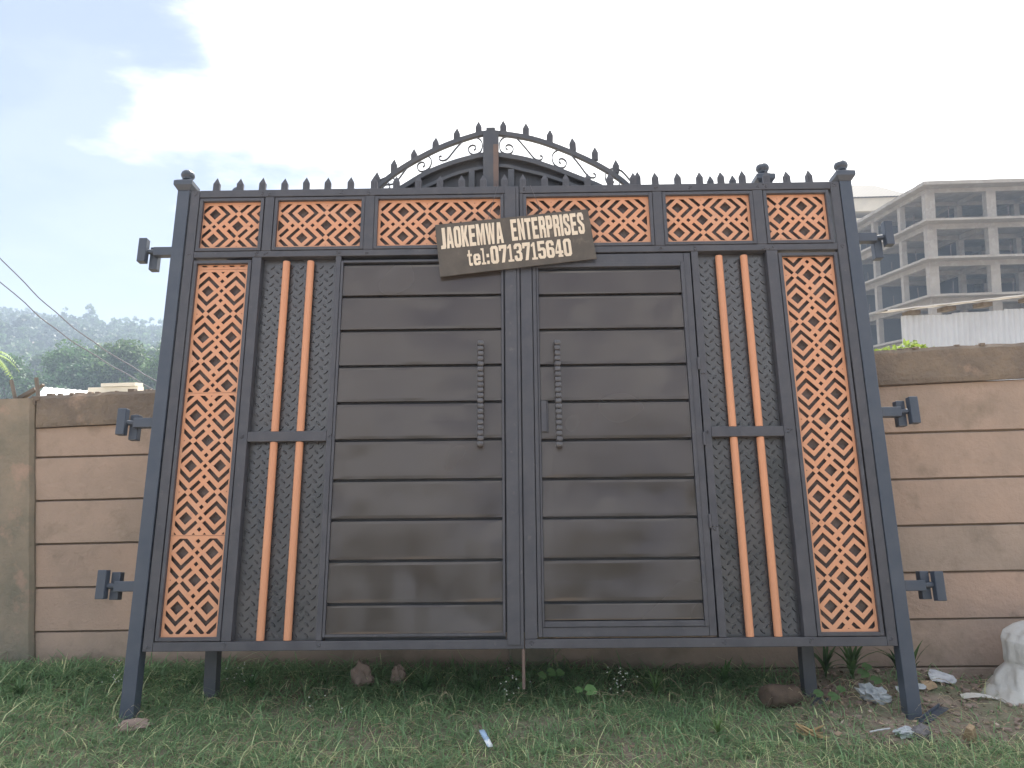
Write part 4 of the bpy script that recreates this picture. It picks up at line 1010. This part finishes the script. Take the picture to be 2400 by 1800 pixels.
# litter: dry shreds, chips and clods on the bare soil at the right
n = 2600; px = 1.35+1.6*rng.random(n); py = 3.70+1.05*rng.random(n)
extra = 900; px = np.concatenate([px, -2.6+5.4*rng.random(extra)]); py = np.concatenate([py, 3.2+.9*rng.random(extra)]); n += extra
P = np.array([(x, y, gz(x, y)+.006+.012*random.random()) for x, y in zip(px, py)])
a = rng.normal(size=(n, 3)); a[:, 2] *= .35; a /= np.linalg.norm(a, axis=1)[:, None]; b = np.cross(a, rng.normal(size=(n, 3))*np.array([[.4, .4, 1]])); b /= np.linalg.norm(b, axis=1)[:, None]
s = (.004+.016*rng.random((n, 1))**2); asp = .12+.6*rng.random((n, 1))**2
V = np.stack([P-a*s, P+b*s*asp, P+a*s, P-b*s*asp], 1).reshape(-1, 3); F = np.arange(len(V)).reshape(-1, 4)
T = (.35+1.3*rng.random((n, 1))**1.4)*np.array([[1, .95, .9]]); lt = rng.random(n) < .06; T[lt] = np.array([2.0, 2.2, 2.4])
li = ob('ground_litter', fast_mesh('ground_litter', V, F, T), 'litter'); tag(li, 'dry shreds and chips scattered over the bare soil', kind='stuff')
# clods
mb = MB()
for k in range(260):
    x = random.uniform(1.45, 2.9); y = random.uniform(3.72, 4.7); r_ = random.uniform(.006, .022)
    c = Vector((x, y, gz(x, y)+r_*.25)); rs = []
    for j, (q, zz) in enumerate(((.6, -.5), (1, 0), (.75, .5))):
        rs.append([c+Vector((r_*q*math.cos(t)*random.uniform(.7, 1.2), r_*q*math.sin(t)*random.uniform(.7, 1.2), r_*zz)) for t in [2*math.pi*i/6 for i in range(6)]])
    mb.rings(rs)
o = mb.build('soil_clods', 'rock'); tag(o, 'small soil clods and pebbles on the bare ground', kind='stuff')

# weeds with strap leaves and broad leaves, each plant its own
def tint_mesh(me, t):
    ca = me.color_attributes.new('tint', 'FLOAT_COLOR', 'CORNER'); ca.data.foreach_set('color', [t[0], t[1], t[2], 1]*len(me.loops)); return me
def strap_weed(label, x, y, nl, L, tone=(1, 1, 1), w=.011, name='strap_leaf_weed', group='strap-leaved weeds at the foot of the wall'):
    t = empty(name, loc=(x, y, gz(x, y))); tag(t, label, 'weed', group)
    for k in range(nl):
        a = random.uniform(0, 6.28); l = L*random.uniform(.55, 1.1); bd_ = random.uniform(.25, .95); mb = MB(); sd_ = Vector((-math.sin(a), math.cos(a), 0))
        if abs(sd_.x) < .3: sd_ = Vector((.5, sd_.y, 0)).normalized()
        m_ = 6; prev = None
        for i in range(m_+1):
            q = i/m_; p = Vector((math.cos(a)*l*bd_*q*q*.8, math.sin(a)*l*bd_*q*q*.8, l*(q-.42*bd_*q*q*1.1)))
            ww = w*(math.sin(math.pi*min(.97, q*.9+.12)))*random.uniform(.92, 1.08)
            mb.v += [tuple(p-sd_*ww), tuple(p+Vector((0, 0, -ww*.35))), tuple(p+sd_*ww)]
        for i in range(m_):
            b_ = 3*i; mb.f += [(b_, b_+1, b_+4, b_+3), (b_+1, b_+2, b_+5, b_+4)]
        g_ = random.uniform(.75, 1.3); ob('leaf', tint_mesh(mb.mesh('leaf', True), tuple(c*g_ for c in tone)), 'leaf', t)
    return t
strap_weed('tall strap-leaved weed between the right-hand gate legs', 1.93, 4.56, 26, .30, (1.1, 1.15, .95), .012)
strap_weed('second strap-leaved weed nearer the right gate leg', 1.80, 4.62, 18, .25, (1, 1.05, .95), .011)
strap_weed('dark weed against the wall right of the gate leg', 2.24, 4.66, 16, .24, (.8, .85, .8), .010)
strap_weed('low weed left of the rear gate right leg', 1.18, 4.52, 14, .20, (1, 1.1, .9), .009)
strap_weed('arching grass clump right of the round leaves', .75, 4.38, 20, .20, (1.4, 1.4, 1.0), .006)
strap_weed('weed clump under the centre left slats', -.25, 4.42, 20, .15, (1, 1.1, 1), .010)
strap_weed('weed clump left of the drop bolt', -.55, 4.45, 18, .16, (.9, 1, .9), .010)
strap_weed('weed clump beside the left rear gate leg', -1.55, 4.50, 18, .16, (1, 1.2, 1), .008)
strap_weed('bushy weed left of the left gate leg', -2.25, 4.55, 22, .18, (1, 1.15, 1), .009)
strap_weed('weed clump at the foot of the left wall pillar', -2.85, 4.45, 20, .16, (1, 1.1, .9), .009)
strap_weed('narrow weed blades standing right of the right gate leg', 2.19, 4.40, 6, .34, (.7, .75, .5), .011)
strap_weed('pale grass clump in the foreground right of centre', .95, 3.82, 24, .15, (1.7, 1.6, 1.2), .004)
def round_weed(label, x, y, leaves, tone=(1.4, 1.5, 1.2)):
    t = empty('round_leaf_weed', loc=(x, y, gz(x, y))); tag(t, label, 'weed', 'round-leaved weeds in the grass')
    for (dx, dy, h, r_) in leaves:
        mb = MB(); n_ = 12; c = Vector((dx, dy, h)); tl = Vector((random.uniform(-.3, .3), -.55, 1)).normalized(); u = tl.cross(Vector((0, 1, 0))).normalized(); v_ = tl.cross(u)
        mb.v.append(tuple(c-tl*.004))
        for i in range(n_):
            an = 2*math.pi*i/n_+.3; rr = r_*(.9+.12*math.sin(an*3)) if i != 0 else r_*.35
            mb.v.append(tuple(c+u*rr*math.cos(an)+v_*rr*math.sin(an)+tl*random.uniform(-.002, .004)))
        for i in range(n_): mb.f.append((0, 1+i, 1+(i+1) % n_))
        ob('leaf', tint_mesh(mb.mesh('leaf', True), tone), 'leaf', t)
        st = MB().tube([(0, 0, 0), (dx*.6, dy*.6, h*.6), (dx, dy, h)], .0018, 4).mesh('stem'); ob('stem', tint_mesh(st, (.9, 1, .8)), 'leaf', t)
round_weed('round leaves close to the wall, right of the drop bolt', .17, 4.42, [(-.05, 0, .11, .030), (.0, -.02, .13, .033), (.05, .0, .12, .030)])
round_weed('pair of large pale round leaves in the grass', .37, 4.22, [(0, -.02, .10, .040), (-.06, .02, .09, .026)], (1.9, 2.0, 1.7))
round_weed('small broad-leaved weed near the blue sachet', -.02, 4.36, [(-.06, 0, .12, .022), (0, 0, .15, .024), (.05, .02, .13, .02), (.02, -.04, .10, .02)], (1, 1.1, 1))
round_weed('broad-leaved weed beside the dark log', 1.62, 4.15, [(-.05, 0, .09, .03), (.02, -.02, .08, .032), (.08, .02, .10, .026)], (1.0, 1.1, .9))
round_weed('broad-leaved weed hugging the right gate leg', 1.90, 4.28, [(-.03, 0, .14, .036), (.03, -.02, .11, .034), (.0, .02, .17, .03)], (1.1, 1.25, 1))
# tiny white flowers
fl = MB()
for (x, y, n_, sp) in ((-.06, 4.22, 12, .07), (.56, 4.38, 14, .06), (-2.28, 4.45, 14, .08), (-1.62, 4.5, 12, .10), (.52, 4.25, 6, .05), (-.02, 4.45, 4, .1), (-1.0, 4.0, 5, .15)):
    for k in range(n_):
        cx, cy = x+random.gauss(0, sp*.6), y+random.gauss(0, sp*.5); cz = gz(cx, cy)+random.uniform(.08, .19)
        fl.poly([(cx+.0042*math.cos(q), cy-.002*math.sin(q), cz+.0042*math.sin(q)) for q in [2*math.pi*i/6 for i in range(6)]])
o = fl.build('wild_flowers', 'flower'); tag(o, 'tiny white wild flowers among the grass', kind='stuff')

# ------------------------------------------------------------------ things lying about
def lump(name, m, label, cat, loc, r, sub=3, rough=.25, seed=0, flat=1.0, rot=(0, 0, 0), group=None, freq=2.0):
    bm = bmesh.new(); bmesh.ops.create_icosphere(bm, subdivisions=sub, radius=1)
    for v in bm.verts:
        k = 1+rough*noise.noise(v.co*freq+Vector((seed, seed*2, 0)))+rough*.35*noise.noise(v.co*freq*3+Vector((seed, 0, 3))); v.co = Vector((v.co.x*k*r[0], v.co.y*k*r[1], v.co.z*k*r[2]))
    me = bpy.data.meshes.new(name); bm.to_mesh(me); bm.free()
    o = ob(name, me, m); o.location = loc; o.rotation_euler = rot; tag(o, label, cat, group); return o
lump('rock', 'rock', 'tall brown rock against the wall, left of its smaller neighbour', 'rock', (-.93, 4.58, gz(-.93, 4.58)+.055), (.06, .05, .085), seed=3, rough=.5, group='rocks at the foot of the wall')
lump('rock', 'rock', 'smaller brown rock, right of the tall brown one', 'rock', (-.72, 4.60, gz(-.72, 4.6)+.05), (.04, .035, .065), seed=8, rough=.5, group='rocks at the foot of the wall')
lump('rock', 'greyrock', 'dark round stone beside the scrap of clear plastic', 'rock', (1.93, 3.80, gz(1.93, 3.8)+.02), (.042, .04, .036), seed=5, rough=.4)
lump('rock', 'rock', 'flat dark stone near the foot of the left gate leg', 'rock', (-1.98, 4.0, gz(-1.98, 4)+.02), (.09, .06, .03), seed=15, rough=.5)
lump('plastic_bag', 'plastic', 'crumpled grey-blue plastic bag between the right gate legs', 'plastic bag', (1.92, 4.25, gz(1.92, 4.25)+.035), (.085, .05, .042), seed=21, rough=.8, rot=(0, R(22), R(10)), freq=2.6)
lump('plastic_scrap', 'plastic', 'small clear plastic scrap beside the dark round stone', 'plastic scrap', (1.86, 3.82, gz(1.86, 3.82)+.015), (.05, .03, .022), seed=31, rough=.9, freq=3)
# log
lg = empty('log', loc=(1.40, 4.22, gz(1.40, 4.22)+.05)); tag(lg, 'short dark log lying beside the rear gate right leg', 'log')
mb = MB(); mb.tube([(-.10+.2*i/8, .004*math.sin(i), .004*math.sin(i*.8)) for i in range(9)], lambda q: .058+.004*math.sin(q*5), 14); o = mb.build('bark', 'log', lg, smooth=True)
mb = MB(); mb.lathe([(.001, 0), (.045, .001), (.047, .003)], n=12); o = mb.build('cut_end', 'log', lg); o.rotation_euler = (0, R(-90), 0); o.location = (-.102, .0, 0)
lg.rotation_euler = (0, R(4), R(22))
# husk
hk = empty('dry_husk', loc=(1.40, 3.88, gz(1.40, 3.88))); tag(hk, 'yellow dry plant husk lying in front of the dark log', 'husk')
for k in range(7):
    mb = MB(); a = R(random.uniform(-40, 5)); L_ = random.uniform(.10, .17); w0 = random.uniform(.008, .018); ph = random.uniform(0, 5)
    for i in range(9):
        q = i/8; p = Vector((-.06+L_*q*math.cos(a), L_*q*math.sin(a)-.03+.01*math.sin(q*5+ph), .03+.02*math.sin(q*3+ph)-.015*q+.004*k)); ww = w0*math.sin(math.pi*(q*.9+.08))
        mb.v += [tuple(p+Vector((ww*.3, ww, 0))), tuple(p+Vector((0, 0, .006))), tuple(p-Vector((ww*.3, ww, 0)))]
    for i in range(8): b_ = 3*i; mb.f += [(b_, b_+1, b_+4, b_+3), (b_+1, b_+2, b_+5, b_+4)]
    mb.build('husk_strip', 'husk', hk, smooth=True)
# wood chunk
bm = bmesh.new(); bmesh.ops.create_cube(bm, size=1); bmesh.ops.subdivide_edges(bm, edges=bm.edges, cuts=3, use_grid_fill=True)
for v in bm.verts:
    c = v.co; s_ = 1-.45*(c.z+.5); v.co = Vector((c.x*.062*s_, c.y*.05*s_, c.z*.10))+Vector((1, 1, 1))*.007*noise.noise(c*4)
me = bpy.data.meshes.new('wood_chunk'); bm.to_mesh(me); bm.free(); o = ob('wood_chunk', me, 'cutwood', bevel=.003); o.location = (2.14, 3.76, gz(2.14, 3.76)+.035); o.rotation_euler = (R(18), R(-24), R(30)); tag(o, 'pale broken chunk of wood on the bare soil at the lower right', 'wood chunk')
o = MB().tube([(0, 0, 0), (.05, .003, .002), (.11, 0, .004)], .004, 6).build('white_stick', 'paper'); o.location = (1.68, 3.80, gz(1.7, 3.8)+.03); o.rotation_euler = (0, 0, R(12)); tag(o, 'thin white stick lying near the dark round stone', 'stick')
# sachet: folded foil packet
mb = MB(); n = 8
for i in range(n+1):
    q = i/n; w_ = .016*(1 if 0 < i < n else .85); bul = .010*math.sin(math.pi*q)
    for j, u in enumerate((-1, -.5, 0, .5, 1)): mb.v.append((u*w_, (q-.5)*.105, .006+bul*(1-u*u)+.002*noise.noise((u*3, q*9, 1))))
for i in range(n):
    for j in range(4): a_ = i*5+j; mb.f.append((a_, a_+1, a_+6, a_+5))
o = mb.build('sachet', 'sachet', smooth=True); o.location = (-.175, 3.72, gz(-.175, 3.72)+.045); o.rotation_euler = (R(28), R(6), R(32)); sm = o.modifiers.new('solid', 'SOLIDIFY'); sm.thickness = .002
tag(o, 'small blue and white sachet lying in the foreground grass', 'sachet')
# scraps of paper
def scrap(label, loc, w_, h_, rot, m='paper', group='torn scraps near the sack'):
    mb = MB(); n = 7
    for i in range(n+1):
        for j in range(n+1): mb.v.append(((i/n-.5)*w_*(1-.4*abs(j/n-.5)), (j/n-.5)*h_*(1-.3*i/n), .035*w_*8*noise.noise((i*.9, j*.8, loc[0]*9))*.12+.008))
    for i in range(n):
        for j in range(n): a_ = i*(n+1)+j; mb.f.append((a_, a_+n+1, a_+n+2, a_+1))
    o = mb.build('torn_scrap', m); o.location = loc; o.rotation_euler = rot; sm = o.modifiers.new('solid', 'SOLIDIFY'); sm.thickness = .0015; tag(o, label, 'scrap', group)
scrap('white crumpled scrap left of the sack, near the wall', (2.42, 4.50, gz(2.42, 4.5)+.03), .15, .10, (R(25), R(10), R(-20)))
scrap('pinkish brown scrap right of the gate leg', (2.28, 4.38, gz(2.28, 4.38)+.02), .09, .07, (R(30), 0, R(15)), 'litter' if False else 'cutwood')
scrap('dark blue grey scrap beside the pinkish one', (2.20, 4.36, gz(2.2, 4.36)+.02), .10, .06, (R(20), 0, R(-15)), 'plastic')
scrap('bright little white scrap by the right gate leg', (2.10, 4.33, gz(2.1, 4.33)+.02), .06, .05, (R(30), 0, R(5)))

# ------------------------------------------------------------------ white sack
sk = empty('white_sack', loc=(2.925, 4.34, gz(2.88, 4.34))); tag(sk, 'white woven sack, full and slumped against the wall at the right edge', 'sack')
prof = [(-.01, .335), (.01, .36), (.035, .33), (.065, .295), (.11, .262), (.145, .236), (.165, .226), (.19, .226), (.25, .231), (.30, .232), (.335, .214), (.365, .165), (.385, .115), (.395, .05), (.397, .005)]
mb = MB(); n_ = 160; rs = []
_z = [a for a, b in prof]; _r = [b for a, b in prof]
for z, r_ in [(float(z), float(np.interp(z, _z, _r))) for z in sorted(set(_z+list(np.arange(.02, .38, .015))))]:
    ring = []
    for k in range(n_):
        t = 2*math.pi*k/n_; lo = max(0, 1-abs(z-.10)/.09)
        fold = .020*noise.noise((math.cos(t)*1.8, math.sin(t)*1.8, z*4))++.011*noise.noise((math.cos(t)*3+z*9, math.sin(t)*5, z*6))
        fold += lo*(.0038*math.sin(t*26+z*90+3*math.sin(t*3))+.006*math.sin(t*11+z*40))-.009*math.exp(-((z-.158-.02*math.sin(t*2+1))/.014)**2)
        rr = r_*(1+.0*math.cos(t))+fold*(r_/.22); sq = .72
        ring.append((rr*math.cos(t)*(1+.22*(z/.4)**2*(math.cos(t) > 0))+.05*(z/.4)**2, rr*math.sin(t)*sq+.05*(z/.4)**2+.03*noise.noise((math.cos(t)*1.2, math.sin(t)*1.2, z*6+5)), z+.006*noise.noise((t*2, z*8, 4))))
    rs.append(ring)
mb.rings(rs); o = mb.build('sack_body', 'sack', sk, smooth=True); ss = o.modifiers.new('sub', 'SUBSURF'); ss.levels = 2; ss.render_levels = 2
mb = MB()
for i in range(13):
    q = i/12; x = -.34-.30*q; z = .012+.018*math.sin(q*3.2)+.03*q*q; w_ = .010+.014*q*(1 if q < .9 else .7)
    mb.v += [(x, -.10-.05*q-w_, z+w_*.4), (x, -.10-.05*q, z+.006), (x, -.10-.05*q+w_, z+w_)]
for i in range(12): b_ = 3*i; mb.f += [(b_, b_+3, b_+4, b_+1), (b_+1, b_+4, b_+5, b_+2)]
o = mb.build('torn_strip', 'sack', sk, smooth=True); o.scale = (.75, 1, 1); o.location = (-.08, .02, -.0)

# ------------------------------------------------------------------ haze
hz_ = MB().box(-648, 648, -448, 648, -1.6, 92).build('haze', None) if False else None
mb = MB(); mb.box(-660, 660, -460, 660, -1.8, 95); me = mb.mesh('haze'); hm = bpy.data.materials.new('haze_air'); hm.use_nodes = True; nt = hm.node_tree; nt.nodes.clear()
vo = N(nt, 'ShaderNodeOutputMaterial'); pv = N(nt, 'ShaderNodeVolumePrincipled'); pv.inputs['Color'].default_value = (.66, .80, 1, 1); pv.inputs['Density'].default_value = .0014; pv.inputs['Anisotropy'].default_value = .05
nt.links.new(pv.outputs[0], vo.inputs['Volume']); me.materials.append(hm)
hz = bpy.data.objects.new('haze', me); col.objects.link(hz); tag(hz, kind='stuff')
